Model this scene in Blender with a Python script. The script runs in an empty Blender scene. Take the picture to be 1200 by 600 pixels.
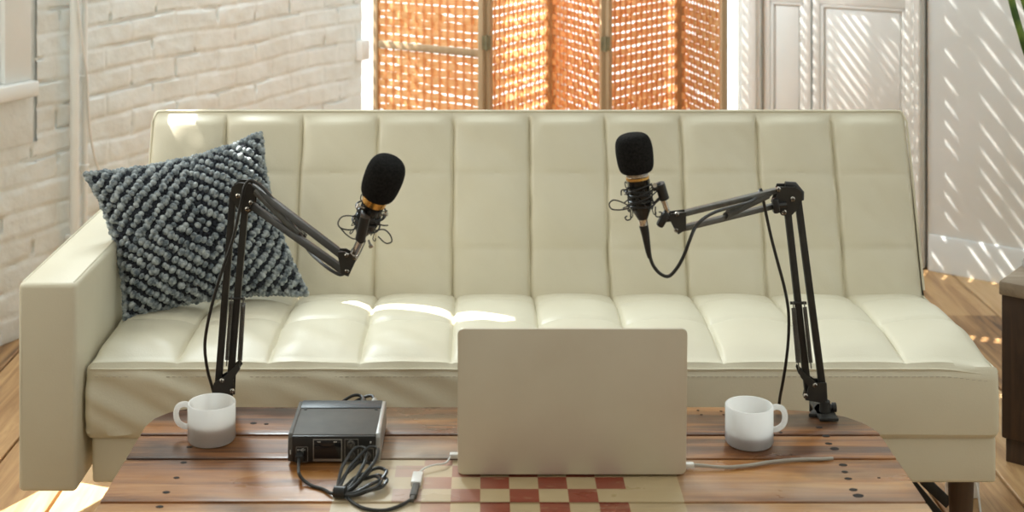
import bpy, bmesh, math, random
from mathutils import Vector, Matrix, noise
S = bpy.context.scene
COL = S.collection
V = Vector
PI = math.pi

# ------------------------------------------------------------------ camera, sky, sun
F_PX, CX, CY, PITCH, CAM_Z = 1667.0, 570.0, -170.0, 0.0, 1.4
cam = bpy.data.cameras.new('camera'); camo = bpy.data.objects.new('camera', cam); COL.objects.link(camo)
camo.location = (0, 0, CAM_Z); camo.rotation_euler = (PI/2 - PITCH, 0, 0)
cam.sensor_width = 36; cam.lens = 36*F_PX/1200
cam.shift_x = (600-CX)/1200; cam.shift_y = -(300-CY)/1200
cam.dof.use_dof = True; cam.dof.focus_distance = 2.6; cam.dof.aperture_fstop = 5.0
S.camera = camo
S.view_settings.view_transform = 'Standard'; S.view_settings.look = 'None'
S.view_settings.gamma = 1; S.view_settings.use_curve_mapping = False
S.view_settings.exposure = 0.0
w = bpy.data.worlds.new('sky'); S.world = w; w.use_nodes = True
nt = w.node_tree; nt.nodes.clear()
bg = nt.nodes.new('ShaderNodeBackground'); wo = nt.nodes.new('ShaderNodeOutputWorld')
tc = nt.nodes.new('ShaderNodeTexCoord'); sx = nt.nodes.new('ShaderNodeSeparateXYZ'); rp = nt.nodes.new('ShaderNodeValToRGB')
mr = nt.nodes.new('ShaderNodeMapRange')
dp = nt.nodes.new('ShaderNodeVectorMath'); dp.operation = 'DOT_PRODUCT'; dp.inputs[1].default_value = (-.42, .907, 0)
nt.links.new(tc.outputs['Generated'], dp.inputs[0]); nt.links.new(dp.outputs['Value'], mr.inputs[0])
mr.inputs[1].default_value = -1; mr.inputs[2].default_value = 1
nt.links.new(mr.outputs[0], rp.inputs[0])
rp.color_ramp.elements[0].color = (0.150, 0.137, 0.110, 1); rp.color_ramp.elements[0].position = 0.15
rp.color_ramp.elements[1].color = (1.0, 1.0, 0.97, 1); rp.color_ramp.elements[1].position = 0.97
e_ = rp.color_ramp.elements.new(.6); e_.color = (.25, .26, .25, 1)
nt.links.new(rp.outputs[0], bg.inputs[0]); bg.inputs[1].default_value = 2.75
nt.links.new(bg.outputs[0], wo.inputs[0])
SUN_D = V((1, -0.38, -1.3)).normalized()
sl = bpy.data.lights.new('sun', 'SUN'); sl.energy = 18.0; sl.angle = math.radians(0.15); sl.color = (1, .95, .86)
so = bpy.data.objects.new('sun', sl); COL.objects.link(so); so.location = (-4, 6, 7)
so.rotation_euler = SUN_D.to_track_quat('-Z', 'Y').to_euler()
al = bpy.data.lights.new('overhead_fill', 'AREA'); al.shape = 'RECTANGLE'; al.size = 3.0; al.size_y = 1.2; al.energy = 4; al.color = (.76, .95, 1.0)  # unseen overhead area light, added to brighten the walls and seat
ao = bpy.data.objects.new('overhead_fill', al); COL.objects.link(ao); ao.location = (.1, 2.0, 3.3)
ao.rotation_euler = V((0, .3, -1)).to_track_quat('-Z', 'Y').to_euler()
al = bpy.data.lights.new('window_daylight', 'AREA'); al.shape = 'RECTANGLE'; al.size = 1.3; al.size_y = 1.4; al.energy = 20; al.color = (1.0, .98, .88)
ao = bpy.data.objects.new('window_daylight', al); COL.objects.link(ao); ao.location = (-1.80, 2.95, 1.75)
ao.rotation_euler = V((1, .45, -.25)).to_track_quat('-Z', 'Z').to_euler()
al = bpy.data.lights.new('door_wall_fill', 'AREA'); al.shape = 'RECTANGLE'; al.size = .5; al.size_y = 1.9; al.energy = 98; al.color = (.84, .96, 1.0)  # unseen area light by the left wall, added to brighten doors and right wall
ao = bpy.data.objects.new('door_wall_fill', al); COL.objects.link(ao); ao.location = (-.95, 4.76, 2.3)
ao.rotation_euler = V((1, -.05, -.45)).to_track_quat('-Z', 'Z').to_euler()

def at(x, y, D):
    """world point at photo pixel (x,y) and distance D along +Y"""
    F = V((0, math.cos(PITCH), -math.sin(PITCH))); U = V((0, math.sin(PITCH), math.cos(PITCH)))
    d = F + V((1, 0, 0))*((x-CX)/F_PX) + U*((CY-y)/F_PX)
    return V((0, 0, CAM_Z)) + d*(D/d.y)
def onz(x, y, z):
    a = at(x, y, 1.0) - V((0, 0, CAM_Z))
    return V((0, 0, CAM_Z)) + a*((z-CAM_Z)/a.z)

# ------------------------------------------------------------------ materials
def mat(name, col, rough=.5, metal=0, nscale=0, ncol=None, nlo=.35, nhi=.65, bump=0, bscale=60, stretch=None,
        coat=0, trans=0, spec=.5, detail=6, bdist=.002, coords='Object'):
    m = bpy.data.materials.new(name); m.use_nodes = True; t = m.node_tree; n = t.nodes
    p = n['Principled BSDF']
    p.inputs['Base Color'].default_value = (*col, 1); p.inputs['Roughness'].default_value = rough
    p.inputs['Metallic'].default_value = metal; p.inputs['Specular IOR Level'].default_value = spec
    p.inputs['Coat Weight'].default_value = coat; p.inputs['Coat Roughness'].default_value = .15
    c = n.new('ShaderNodeTexCoord'); mp = n.new('ShaderNodeMapping'); t.links.new(c.outputs[coords], mp.inputs[0])
    if stretch: mp.inputs['Scale'].default_value = stretch
    if ncol is not None:
        ns = n.new('ShaderNodeTexNoise'); ns.inputs['Scale'].default_value = nscale; ns.inputs['Detail'].default_value = detail
        t.links.new(mp.outputs[0], ns.inputs['Vector'])
        r = n.new('ShaderNodeValToRGB'); r.color_ramp.elements[0].position = nlo; r.color_ramp.elements[1].position = nhi
        r.color_ramp.elements[0].color = (*ncol, 1); r.color_ramp.elements[1].color = (*col, 1)
        t.links.new(ns.outputs['Fac'], r.inputs[0]); t.links.new(r.outputs[0], p.inputs['Base Color'])
    if bump:
        b = n.new('ShaderNodeBump'); b.inputs['Strength'].default_value = bump; b.inputs['Distance'].default_value = bdist
        nb = n.new('ShaderNodeTexNoise'); nb.inputs['Scale'].default_value = bscale; nb.inputs['Detail'].default_value = 5
        t.links.new(mp.outputs[0], nb.inputs['Vector'])
        t.links.new(nb.outputs['Fac'], b.inputs['Height']); t.links.new(b.outputs[0], p.inputs['Normal'])
    if trans:
        tr = n.new('ShaderNodeBsdfTranslucent'); mx = n.new('ShaderNodeMixShader'); mx.inputs[0].default_value = trans
        src = p.inputs['Base Color']
        if src.links: t.links.new(src.links[0].from_socket, tr.inputs[0])
        else: tr.inputs[0].default_value = (*col, 1)
        t.links.new(p.outputs[0], mx.inputs[1]); t.links.new(tr.outputs[0], mx.inputs[2])
        t.links.new(mx.outputs[0], n['Material Output'].inputs[0])
    return m

def wood(name, ramp, axis='X', scale=1.0, rough=.45, coat=0, plank=None, bump=.25, off=0):
    """long grained wood; grain runs along axis. plank=(positions axis coordinate size) varies tone per board"""
    m = bpy.data.materials.new(name); m.use_nodes = True; t = m.node_tree; n = t.nodes; L = t.links.new
    p = n['Principled BSDF']; p.inputs['Roughness'].default_value = rough
    p.inputs['Coat Weight'].default_value = coat; p.inputs['Coat Roughness'].default_value = .22
    c = n.new('ShaderNodeTexCoord'); mp = n.new('ShaderNodeMapping'); L(c.outputs['Object'], mp.inputs[0])
    long_, cross = 2.2*scale, 34*scale
    sc = {'X': (long_, cross, cross), 'Y': (cross, long_, cross), 'Z': (cross, cross, long_)}[axis]
    mp.inputs['Scale'].default_value = sc; mp.inputs['Location'].default_value = (off, off*1.7, 0)
    at_ = n.new('ShaderNodeAttribute'); at_.attribute_name = 'plank'; 
    ad = n.new('ShaderNodeVectorMath'); ad.operation = 'ADD'
    ml = n.new('ShaderNodeVectorMath'); ml.operation = 'SCALE'; ml.inputs['Scale'].default_value = 37.0
    L(at_.outputs['Color'], ml.inputs[0]); L(mp.outputs[0], ad.inputs[0]); L(ml.outputs[0], ad.inputs[1])
    n1 = n.new('ShaderNodeTexNoise'); n1.inputs['Scale'].default_value = 1.0; n1.inputs['Detail'].default_value = 8
    n1.inputs['Roughness'].default_value = .65; n1.inputs['Distortion'].default_value = .9
    L(ad.outputs[0], n1.inputs['Vector'])
    mp2 = n.new('ShaderNodeMapping'); L(c.outputs['Object'], mp2.inputs[0])
    mp2.inputs['Scale'].default_value = tuple(v*.16 for v in sc)
    ad2 = n.new('ShaderNodeVectorMath'); ad2.operation = 'ADD'; L(mp2.outputs[0], ad2.inputs[0]); L(ml.outputs[0], ad2.inputs[1])
    n2 = n.new('ShaderNodeTexNoise'); n2.inputs['Scale'].default_value = 1.0; n2.inputs['Detail'].default_value = 4
    L(ad2.outputs[0], n2.inputs['Vector'])
    mx = n.new('ShaderNodeMath'); mx.operation = 'MULTIPLY_ADD'; mx.inputs[1].default_value = .55; L(n1.outputs['Fac'], mx.inputs[0])
    m2 = n.new('ShaderNodeMath'); m2.operation = 'MULTIPLY'; m2.inputs[1].default_value = .45; L(n2.outputs['Fac'], m2.inputs[0])
    L(m2.outputs[0], mx.inputs[2])
    m3 = n.new('ShaderNodeMath'); m3.operation = 'MULTIPLY_ADD'; m3.inputs[1].default_value = .16; L(at_.outputs['Fac'], m3.inputs[0])
    sb = n.new('ShaderNodeMath'); sb.operation = 'SUBTRACT'; sb.inputs[1].default_value = .08; L(mx.outputs[0], sb.inputs[0]); L(sb.outputs[0], m3.inputs[2])
    r = n.new('ShaderNodeValToRGB')
    while len(r.color_ramp.elements) < len(ramp): r.color_ramp.elements.new(.5)
    for e, (pos, cc) in zip(r.color_ramp.elements, ramp): e.position = pos; e.color = (*cc, 1)
    L(m3.outputs[0], r.inputs[0]); L(r.outputs[0], p.inputs['Base Color'])
    b = n.new('ShaderNodeBump'); b.inputs['Strength'].default_value = bump; b.inputs['Distance'].default_value = .002
    L(n1.outputs['Fac'], b.inputs['Height']); L(b.outputs[0], p.inputs['Normal'])
    return m

M_LEATHER = mat('cream_leather', (.77, .725, .575), .42, nscale=5, ncol=(.73, .68, .53), bump=.35, bscale=260, bdist=.0008)
M_STITCH = mat('stitch_thread', (.62, .57, .46), .8, bump=.2, bscale=500)
M_WALL = mat('white_paint', (.76, .80, .81), .6, nscale=3, ncol=(.72, .755, .75), bump=.25, bscale=25, bdist=.002)
M_DOORP = mat('gloss_white_paint', (.79, .81, .80), .4, nscale=4, ncol=(.75, .77, .75), bump=.15, bscale=30, bdist=.001)
M_BRICK = mat('painted_brick', (.77, .82, .82), .55, nscale=9, ncol=(.71, .75, .735), bump=.6, bscale=45, bdist=.004)
M_PIPE = mat('painted_pipe', (.84, .86, .84), .4, nscale=6, ncol=(.78, .79, .76), bump=.2, bscale=40)
M_STEEL = mat('arm_steel', (.040, .038, .032), .5, metal=.1, spec=.35, nscale=40, ncol=(.03, .029, .027), bump=.1, bscale=200)
M_STEELG = mat('arm_steel_pale', (.16, .155, .14), .38, metal=.6, nscale=40, ncol=(.12, .115, .10), bump=.1, bscale=200)  # paler steel; on the right upper bars it paints in reflected sky
M_BLACKP = mat('black_plastic', (.018, .018, .018), .38, nscale=30, ncol=(.012, .012, .012), bump=.1, bscale=150)
M_MICB = mat('black_enamel', (.012, .012, .012), .22, nscale=30, ncol=(.009, .009, .009), bump=.03, bscale=100)
M_FOAM = mat('black_foam', (.020, .019, .018), .95, nscale=300, ncol=(.009, .009, .009), bump=1, bscale=700, bdist=.002, spec=.15)
M_CHROME = mat('chrome', (.75, .73, .70), .18, metal=1, nscale=60, ncol=(.65, .63, .6), bump=.04, bscale=100)
M_GOLD = mat('brass', (.85, .48, .14), .25, metal=.85, nscale=60, ncol=(.75, .40, .10), bump=.05, bscale=150)
M_CABLE = mat('cable_rubber', (.022, .022, .020), .35, nscale=60, ncol=(.015, .015, .014), bump=.05, bscale=200)
M_ALU = mat('aluminium', (.72, .67, .55), .45, metal=.35, nscale=7, ncol=(.68, .62, .50), bump=.02, bscale=900, bdist=.0004)
M_WHITEP = mat('white_plastic', (.82, .81, .78), .35, nscale=20, ncol=(.78, .77, .73), bump=.05, bscale=100)
M_GREYCAB = mat('grey_cable', (.42, .39, .33), .45, nscale=40, ncol=(.36, .33, .28), bump=.05, bscale=200)
M_MILK = mat('milk_glass', (.975, .98, .97), .16, nscale=10, ncol=(.965, .97, .96), trans=.68, coat=.4)
M_COFFEE = mat('milky_coffee', (.30, .17, .09), .25, nscale=12, ncol=(.26, .145, .075))
M_MILKDR = mat('pale_drink', (.27, .23, .25), .25, nscale=12, ncol=(.23, .20, .22))
M_GREYM = mat('dark_grey_metal', (.10, .092, .08), .6, metal=.2, nscale=25, ncol=(.08, .075, .066), bump=.1, bscale=500, bdist=.0004)
M_BLUEM = mat('blue_black_band', (.045, .06, .075), .4, nscale=25, ncol=(.035, .048, .06))
M_SILV = mat('side_silver', (.42, .41, .39), .4, metal=.6, nscale=25, ncol=(.36, .35, .33))
M_PRINT = mat('white_print', (.6, .6, .58), .5, nscale=80, ncol=(.5, .5, .48))
M_SCREW = mat('screw_steel', (.62, .58, .52), .25, metal=1, nscale=90, ncol=(.5, .46, .40))
M_FLOOR = wood('floor_pine', [(.32, (.07, .032, .012)), (.43, (.34, .185, .075)), (.54, (.54, .335, .155)), (.70, (.66, .47, .26))], 'Y', .8, rough=.5, coat=.15)
M_TABLE = wood('table_boards', [(.30, (.022, .009, .004)), (.42, (.13, .045, .013)), (.52, (.36, .145, .038)), (.68, (.62, .34, .125))], 'X', 1.0, rough=.38, coat=.3, bump=.4)
M_STOOL = wood('stool_wood', [(.3, (.025, .012, .005)), (.5, (.08, .038, .016)), (.75, (.15, .08, .035))], 'Z', 1.0, rough=.6)
M_STOOLT = wood('stool_top_wood', [(.3, (.20, .15, .10)), (.5, (.36, .29, .21)), (.75, (.48, .40, .30))], 'X', 1.0, rough=.6)
M_LEG = wood('leg_wood', [(.3, (.03, .018, .012)), (.5, (.09, .05, .03)), (.75, (.17, .10, .06))], 'Z', 1.0, rough=.45)
M_FRAME = wood('screen_frame_wood', [(.3, (.42, .28, .16)), (.5, (.55, .39, .24)), (.75, (.66, .49, .32))], 'Z', 1.0, rough=.6)
M_WEAVE = mat('woven_fibre', (.94, .62, .33), .7, nscale=22, ncol=(.85, .45, .18), nlo=.3, nhi=.7, bump=.4, bscale=160, stretch=(1, 1, 4), trans=.55)
M_HINGE = mat('brass_hinge', (.36, .33, .22), .4, metal=.8, nscale=40, ncol=(.28, .26, .18))
M_YARN = mat('blue_grey_yarn', (.50, .55, .565), .9, nscale=90, ncol=(.11, .14, .165), nlo=.36, nhi=.64, bump=1, bscale=420, bdist=.003)
M_YARND = mat('navy_yarn', (.035, .042, .055), .95, nscale=80, ncol=(.02, .024, .034), bump=1, bscale=420, bdist=.003)
M_LEAF = mat('leaf', (.16, .26, .045), .4, nscale=18, ncol=(.05, .11, .02), stretch=(1, 1, 1), nlo=.42, nhi=.6, bump=.1, bscale=60)
M_STONE = mat('grey_stoneware', (.40, .37, .33), .7, nscale=60, ncol=(.30, .28, .25), bump=.3, bscale=200)
M_SOIL = mat('soil', (.06, .04, .025), .95, nscale=50, ncol=(.03, .02, .012), bump=1, bscale=100)
M_HOLE = mat('dark_hole', (.012, .008, .006), .8, nscale=100, ncol=(.02, .012, .008))
M_KEYS = mat('black_keys', (.02, .02, .02), .5, nscale=30, ncol=(.015, .015, .015))
M_LCD = mat('dark_screen', (.01, .01, .012), .1, nscale=3, ncol=(.012, .012, .014))

# ------------------------------------------------------------------ mesh builder
class MB:
    def __init__(s): s.v = []; s.f = []; s.m = []; s.sm = []; s.pl = []; s.cur = 0.0
    def add(s, verts, faces, mi=0, smooth=True):
        o = len(s.v); s.v += [V(p) for p in verts]
        for f in faces: s.f.append([i+o for i in f]); s.m.append(mi); s.sm.append(smooth); s.pl.append(s.cur)
        return s
    def bm(s, b, mi=0, smooth=False, mtx=None):
        b.verts.ensure_lookup_table(); b.verts.index_update()
        vs = [(mtx @ v.co) if mtx else v.co.copy() for v in b.verts]
        fs = [[v.index for v in f.verts] for f in b.faces]; b.free()
        return s.add(vs, fs, mi, smooth)
    def box(s, lo, hi, bev=0, mi=0, mtx=None, seg=2, smooth=False):
        b = bmesh.new(); bmesh.ops.create_cube(b, size=1)
        lo = V(lo); hi = V(hi); c = (lo+hi)/2; d = hi-lo
        for v in b.verts: v.co = V((v.co.x*d.x, v.co.y*d.y, v.co.z*d.z)) + c
        if bev: bmesh.ops.bevel(b, geom=b.edges[:], offset=bev, segments=seg, affect='EDGES', profile=.5)
        return s.bm(b, mi, smooth or bev > 0, mtx)
    def bar(s, p0, p1, w, h, up=V((0, 1, 0)), bev=0, mi=0):
        p0 = V(p0); p1 = V(p1); z = (p1-p0); L = z.length; z.normalize()
        x = up.cross(z).normalized(); y = z.cross(x)
        mt = Matrix((x, y, z)).transposed().to_4x4(); mt.translation = p0
        return s.box((-w/2, -h/2, 0), (w/2, h/2, L), bev, mi, mt)
    def tube(s, pts, r, n=8, mi=0, closed=False, cap=True):
        pts = [V(p) for p in pts]; N = len(pts); vs = []; fs = []
        rs = r if isinstance(r, (list, tuple)) else [r]*N
        prev = None
        for i, p in enumerate(pts):
            if closed: tg = pts[(i+1) % N]-pts[i-1]
            else: tg = pts[min(i+1, N-1)]-pts[max(i-1, 0)]
            if tg.length < 1e-9: tg = V((0, 0, 1))
            tg.normalize()
            if prev is None:
                a = V((0, 0, 1)) if abs(tg.z) < .9 else V((1, 0, 0)); x = a.cross(tg).normalized()
            else: x = (prev-tg*prev.dot(tg)).normalized()
            prev = x; y = tg.cross(x)
            for k in range(n):
                a = 2*PI*k/n; vs.append(p+(x*math.cos(a)+y*math.sin(a))*rs[i])
        for i in range(N if closed else N-1):
            j = (i+1) % N
            for k in range(n): fs.append([i*n+k, i*n+(k+1) % n, j*n+(k+1) % n, j*n+k])
        if cap and not closed: fs.append(list(range(n))[::-1]); fs.append([(N-1)*n+k for k in range(n)])
        return s.add(vs, fs, mi, True)
    def lathe(s, prof, n=32, mi=0, mtx=None):
        vs = []; fs = []; idx = []
        for (r, z) in prof:
            if r < 1e-6: idx.append([len(vs)]); vs.append(V((0, 0, z)))
            else:
                idx.append([len(vs)+k for k in range(n)])
                vs += [V((r*math.cos(2*PI*k/n), r*math.sin(2*PI*k/n), z)) for k in range(n)]
        for a, b in zip(idx, idx[1:]):
            for k in range(n):
                k2 = (k+1) % n
                if len(a) == 1 and len(b) == 1: continue
                if len(a) == 1: fs.append([a[0], b[k2], b[k]])
                elif len(b) == 1: fs.append([a[k], a[k2], b[0]])
                else: fs.append([a[k], a[k2], b[k2], b[k]])
        if mtx: vs = [mtx @ p for p in vs]
        return s.add(vs, fs, mi, True)
    def prism(s, poly, d0, d1, mtx=None, mi=0, bev=0):
        """poly in local XY, extruded along Z from d0 to d1"""
        b = bmesh.new(); vs = [b.verts.new((x, y, d0)) for x, y in poly]; f = b.faces.new(vs)
        r = bmesh.ops.extrude_face_region(b, geom=[f]); 
        for e in r['geom']:
            if isinstance(e, bmesh.types.BMVert): e.co.z = d1
        bmesh.ops.recalc_face_normals(b, faces=b.faces[:])
        if bev: bmesh.ops.bevel(b, geom=b.edges[:], offset=bev, segments=2, affect='EDGES', profile=.5)
        return s.bm(b, mi, False, mtx)
    def grid(s, fn, nu, nv, mi=0, smooth=True, wrapu=False):
        vs = [fn(i/nu, j/nv) for j in range(nv+1) for i in range(nu+1)]
        fs = [[j*(nu+1)+i, j*(nu+1)+i+1, (j+1)*(nu+1)+i+1, (j+1)*(nu+1)+i] for j in range(nv) for i in range(nu)]
        return s.add(vs, fs, mi, smooth)
    def build(s, name, mats, parent=None, kind=None, origin=None):
        me = bpy.data.meshes.new(name)
        o = bpy.data.objects.new(name, me); COL.objects.link(o)
        if parent is not None:
            o.parent = parent; base = wloc(parent)
        elif origin is not None:
            base = V(origin); o.location = base
        else:
            lo = [min(p[i] for p in s.v) for i in range(3)]; hi = [max(p[i] for p in s.v) for i in range(3)]
            base = V(((lo[0]+hi[0])/2, (lo[1]+hi[1])/2, lo[2])); o.location = base
        me.from_pydata([p-base for p in s.v], [], s.f)
        if not isinstance(mats, (list, tuple)): mats = [mats]
        for m in mats: me.materials.append(m)
        me.polygons.foreach_set('material_index', s.m); me.polygons.foreach_set('use_smooth', s.sm)
        if any(s.pl):
            a = me.attributes.new('plank', 'FLOAT', 'FACE'); a.data.foreach_set('value', s.pl)
        bmm = bmesh.new(); bmm.from_mesh(me); bmesh.ops.recalc_face_normals(bmm, faces=bmm.faces[:]); bmm.to_mesh(me); bmm.free()
        me.set_sharp_from_angle(angle=math.radians(40))
        if kind: o['kind'] = kind
        return o
def wloc(o):
    p = V(o.location)
    while o.parent: o = o.parent; p += V(o.location)
    return p
def tag(o, label, cat, group=None):
    o['label'] = label; o['category'] = cat
    if group: o['group'] = group
    return o
def thing(name, loc, label, cat, group=None):
    o = bpy.data.objects.new(name, None); COL.objects.link(o); o.location = loc; o.empty_display_size = .05
    return tag(o, label, cat, group)
def spline(pts, k=8):
    pts = [V(p) for p in pts]; out = []
    P = [pts[0]*2-pts[1]] + pts + [pts[-1]*2-pts[-2]]
    for i in range(1, len(P)-2):
        a, b, c, d = P[i-1:i+3]
        for j in range(k):
            t = j/k
            out.append(.5*((2*b)+(c-a)*t+(2*a-5*b+4*c-d)*t*t+(3*b-a-3*c+d)*t**3))
    out.append(pts[-1]); return out
def axis_mtx(p, z, x=None):
    z = V(z).normalized(); x = V(x) if x else (V((1, 0, 0)) if abs(z.x) < .9 else V((0, 1, 0)))
    y = z.cross(x).normalized(); x = y.cross(z)
    m = Matrix((x, y, z)).transposed().to_4x4(); m.translation = p; return m
def nz(x, y=0, z=0): return noise.noise(V((x, y, z)))
def sst(a, b, x):
    t = max(0, min(1, (x-a)/(b-a))); return t*t*(3-2*t)
random.seed(7)

# ------------------------------------------------------------------ floor
mb = MB(); x = -3.6; k = 0
while x < 3.4:
    wd = .17+.05*random.random(); mb.cur = random.random()*.98+.01
    y = 0.3 - random.random()*1.0
    while y < 6.2:
        ln = 1.6+random.random()*1.4; mb.cur = random.random()*.98+.01
        mb.box((x+.003, y+.001, -.03), (x+wd-.003, min(y+ln, 6.3)-.001, 0+random.uniform(-.001, .001)), .0025, seg=1)
        y += ln
    x += wd
mb.build('floor', M_FLOOR, kind='structure', origin=(0, 0, -.03))
mb = MB(); mb.box((-6, -1, -.12), (6, 6.5, -.031)); mb.build('floor', M_HOLE, kind='structure')

# ------------------------------------------------------------------ brick wall on the left
WO = V((-1.39, 4.06, 0)); WD = V((.53, 1, 0)).normalized(); WN = V((WD.y, -WD.x, 0))   # WN faces the room
def wp(u, z, d=0): return WO + WD*u + WN*d + V((0, 0, z))
WMTX = Matrix((WD, WN, V((0, 0, 1)))).transposed().to_4x4(); WMTX.translation = WO   # local (u, out, z)
U_END, U_START, TH = 1.885, -5.2, .06
def wall_hit(p):
    """where the sun ray that reaches p crosses the brick wall plane -> (u, z)"""
    s_ = (p-WO).dot(WN)/SUN_D.dot(WN); q = p-SUN_D*s_
    return (q-WO).dot(WD), q.z
def hole_for(pts, pad=0.0):
    h = [wall_hit(p) for p in pts]; return (min(a for a, b in h)-pad, max(a for a, b in h)+pad, min(b for a, b in h), max(b for a, b in h)+.06)
h_scr = (.58, 1.08, 1.25, 3.3)
h_blind = (1.59, 1.875, 1.9, 4.6)
a0 = wall_hit(onz(402, 354, .44)); a1 = wall_hit(onz(600, 381, .445))  # openings out of view, cut to shape sun patches on seat, back, floor
h_seat = (min(a0[0], a1[0])-.012, max(a0[0], a1[0])+.012, min(a0[1], a1[1]), max(a0[1], a1[1])+.06)
b0 = wall_hit(at(198, 134, 3.30)); b1 = wall_hit(at(236, 148, 3.29))
h_back = (b0[0]-.03, b0[0]+.10, min(b0[1], b1[1])-.01, max(b0[1], b1[1])+.07)
c0 = wall_hit(onz(-5, 590, 0)); c1 = wall_hit(onz(100, 600, 0))
h_floor = (min(c0[0], c1[0])-.25, min(c0[0], c1[0])+.15, min(c0[1], c1[1])-.06, max(c0[1], c1[1])+.06)
WIN = (-1.15, .02, .74, 1.02)          # the low window at the left edge of the view
holes = [h_scr, h_blind, h_seat, h_back, h_floor, WIN]
print('HOLES', [tuple(round(v, 3) for v in h) for h in holes])
us = sorted({U_START, U_END} | {v for h in holes for v in h[:2]}); zs = sorted({-.02, 8.8} | {v for h in holes for v in h[2:]})
mb = MB()
for i in range(len(us)-1):
    for j in range(len(zs)-1):
        uc, zc = (us[i]+us[i+1])/2, (zs[j]+zs[j+1])/2
        if us[i+1]-us[i] < 1e-5 or zs[j+1]-zs[j] < 1e-5: continue
        if any(h[0] < uc < h[1] and h[2] < zc < h[3] for h in holes): continue
        mb.box((us[i], -TH, zs[j]), (us[i+1], 0, zs[j+1]), 0, 0, WMTX)
CH, BL = .073, .215
def bh(u, z):
    zz = z + .010*nz(u*2.3, z*3, 5) + .004*nz(u*9, z*9, 2)
    r = math.floor(zz/CH); fz = zz/CH-r
    uu = u + (.5 if r % 2 else 0)*BL + .02*nz(r*3.7, 1.3) + .006*nz(u*14, z*14, 9)
    c = math.floor(uu/BL); fu = uu/BL-c
    dz = min(fz, 1-fz)*CH; du = min(fu, 1-fu)*BL
    d = min(dz, du*1.2)
    fill = nz(u*3.1+7, z*7, 3)*.5+.5
    depth = .0034*(.25+1.1*fill)
    h = .009 - depth*(1-sst(.001, .012, d))
    cr = nz(u*6+3, z*13, 8)
    if d < .008 and cr > .10: h -= .020*sst(.10, .4, cr)*(1-sst(.002, .0065, d))
    h += .0022*nz(u*22, z*22, 1)+.0028*nz(u*7, z*9, 4)+.003*nz(r*5.1, c*3.3, 7)
    return h
def patch(u0, u1, z0, z1, res=.0052):
    nu, nv = int((u1-u0)/res), int((z1-z0)/res)
    mb.grid(lambda a, b: wp(u0+(u1-u0)*a, z0+(z1-z0)*b, bh(u0+(u1-u0)*a, z0+(z1-z0)*b)), nu, nv)
patch(.135, U_END, 0, 1.2); patch(-.9, .135, 0, .56, .008)
# plain plastered breast under the window
mb.box((-.9, 0, .56), (.115, .014, .72), .002, 0, WMTX)
mb.build('wall_left', M_BRICK, kind='structure', origin=WO)
# slatted blind in the high window: its slits throw the streaks on the doors
bl_ = thing('window_blind', wp(1.72, 1.9, 0), 'white slatted blind in the high window of the brick wall', 'blind')
sb_ = MB(); z = 1.9; random.seed(31)
while z < 4.58:
    sb_.box((1.735, -.012, z), (1.875, -.010, z+random.uniform(.024, .034)), 0, 0, WMTX); z += .043
z = 1.9
while z < 4.55:
    hh_ = random.uniform(.045, .10); sb_.box((1.59, -.012, z), (1.735, -.010, z+hh_), 0, 0, WMTX); z += hh_+.013
for u_, w_ in ((1.59, .045), (1.652, .010), (1.680, .026), (1.722, .013), (1.755, .006), (1.775, .012), (1.81, .007), (1.84, .010)): sb_.box((u_, -.016, 1.9), (u_+w_, -.013, 4.6), 0, 0, WMTX)
z = 1.25
while z < 3.27:
    hh_ = random.uniform(.018, .03); sb_.box((.58, -.012, z), (1.08, -.010, z+hh_), 0, 0, WMTX); z += hh_+random.uniform(.018, .028)
for u_ in (.66, .74, .80, .87, .93, 1.0): sb_.box((u_, -.016, 1.25), (u_+.008, -.013, 3.3), 0, 0, WMTX)
so_ = sb_.build('slats', M_WHITEP, bl_); so_['kind'] = 'stuff'
# window joinery
wf = MB(); wf.box((-1.25, -.0, .70), (.105, .05, .745), .006, 0, WMTX)
wf.box((.0, .0, .745), (.10, .022, 1.6), .004, 0, WMTX); wf.box((-.05, -TH, .745), (.02, -.01, 1.02), .003, 0, WMTX)
wf.box((-1.15, -TH+.01, .745), (-.05, -.03, .79), .003, 0, WMTX)
wfo = wf.build('window_1', M_DOORP, kind='structure', origin=wp(0, .7))
wg = MB(); wg.box((-1.13, -.045, .79), (-.05, -.041, 1.02), 0, 0, WMTX)
m = bpy.data.materials.new('window_glass'); m.use_nodes = True
p = m.node_tree.nodes['Principled BSDF']; p.inputs['Transmission Weight'].default_value = 1; p.inputs['Roughness'].default_value = .05; p.inputs['IOR'].default_value = 1.1
wg.build('glass', m, wfo)
# pipes
def pipe(u, r, d, name, label, coll):
    mb = MB(); mb.tube([wp(u, z, d) for z in (0, .3, .6, .9, 1.3, 2.4)], r, 14)
    root = thing(name, wp(u, 0, d), label, 'pipe'); mb.build('pipe_run', M_PIPE, root)
    for z in coll:
        c = MB(); c.lathe([(r, -.012), (r+.004, -.01), (r+.004, .01), (r, .012)], 16, 0, Matrix.Translation(wp(u, z, d)))
        c.box((u-.008, 0, z-.008), (u+.008, d, z+.008), .002, 0, WMTX); c.build('pipe_clip', M_PIPE, root)
pipe(.255, .0135, .040, 'wall_pipe', 'thick white painted pipe running up the brick wall', [.25, 1.1])
pipe(.308, .0085, .030, 'wall_pipe', 'thin white painted pipe just right of the thicker one', [.72, .45])
mb = MB()
def on_wall(px, py, d=.02):
    a = at(px, py, 1)-V((0, 0, CAM_Z)); o_ = V((0, 0, CAM_Z)); s_ = ((WO+WN*d-o_).dot(WN))/a.dot(WN); return o_+a*s_
mb.tube(spline([on_wall(90, -60, .065), on_wall(91, 0, .06), on_wall(96, 45, .055), on_wall(102, 95, .045), on_wall(105, 150, .04), on_wall(113, 192, .035), on_wall(128, 232, .03), on_wall(135, 330, .03)]), .0042, 8)
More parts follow.
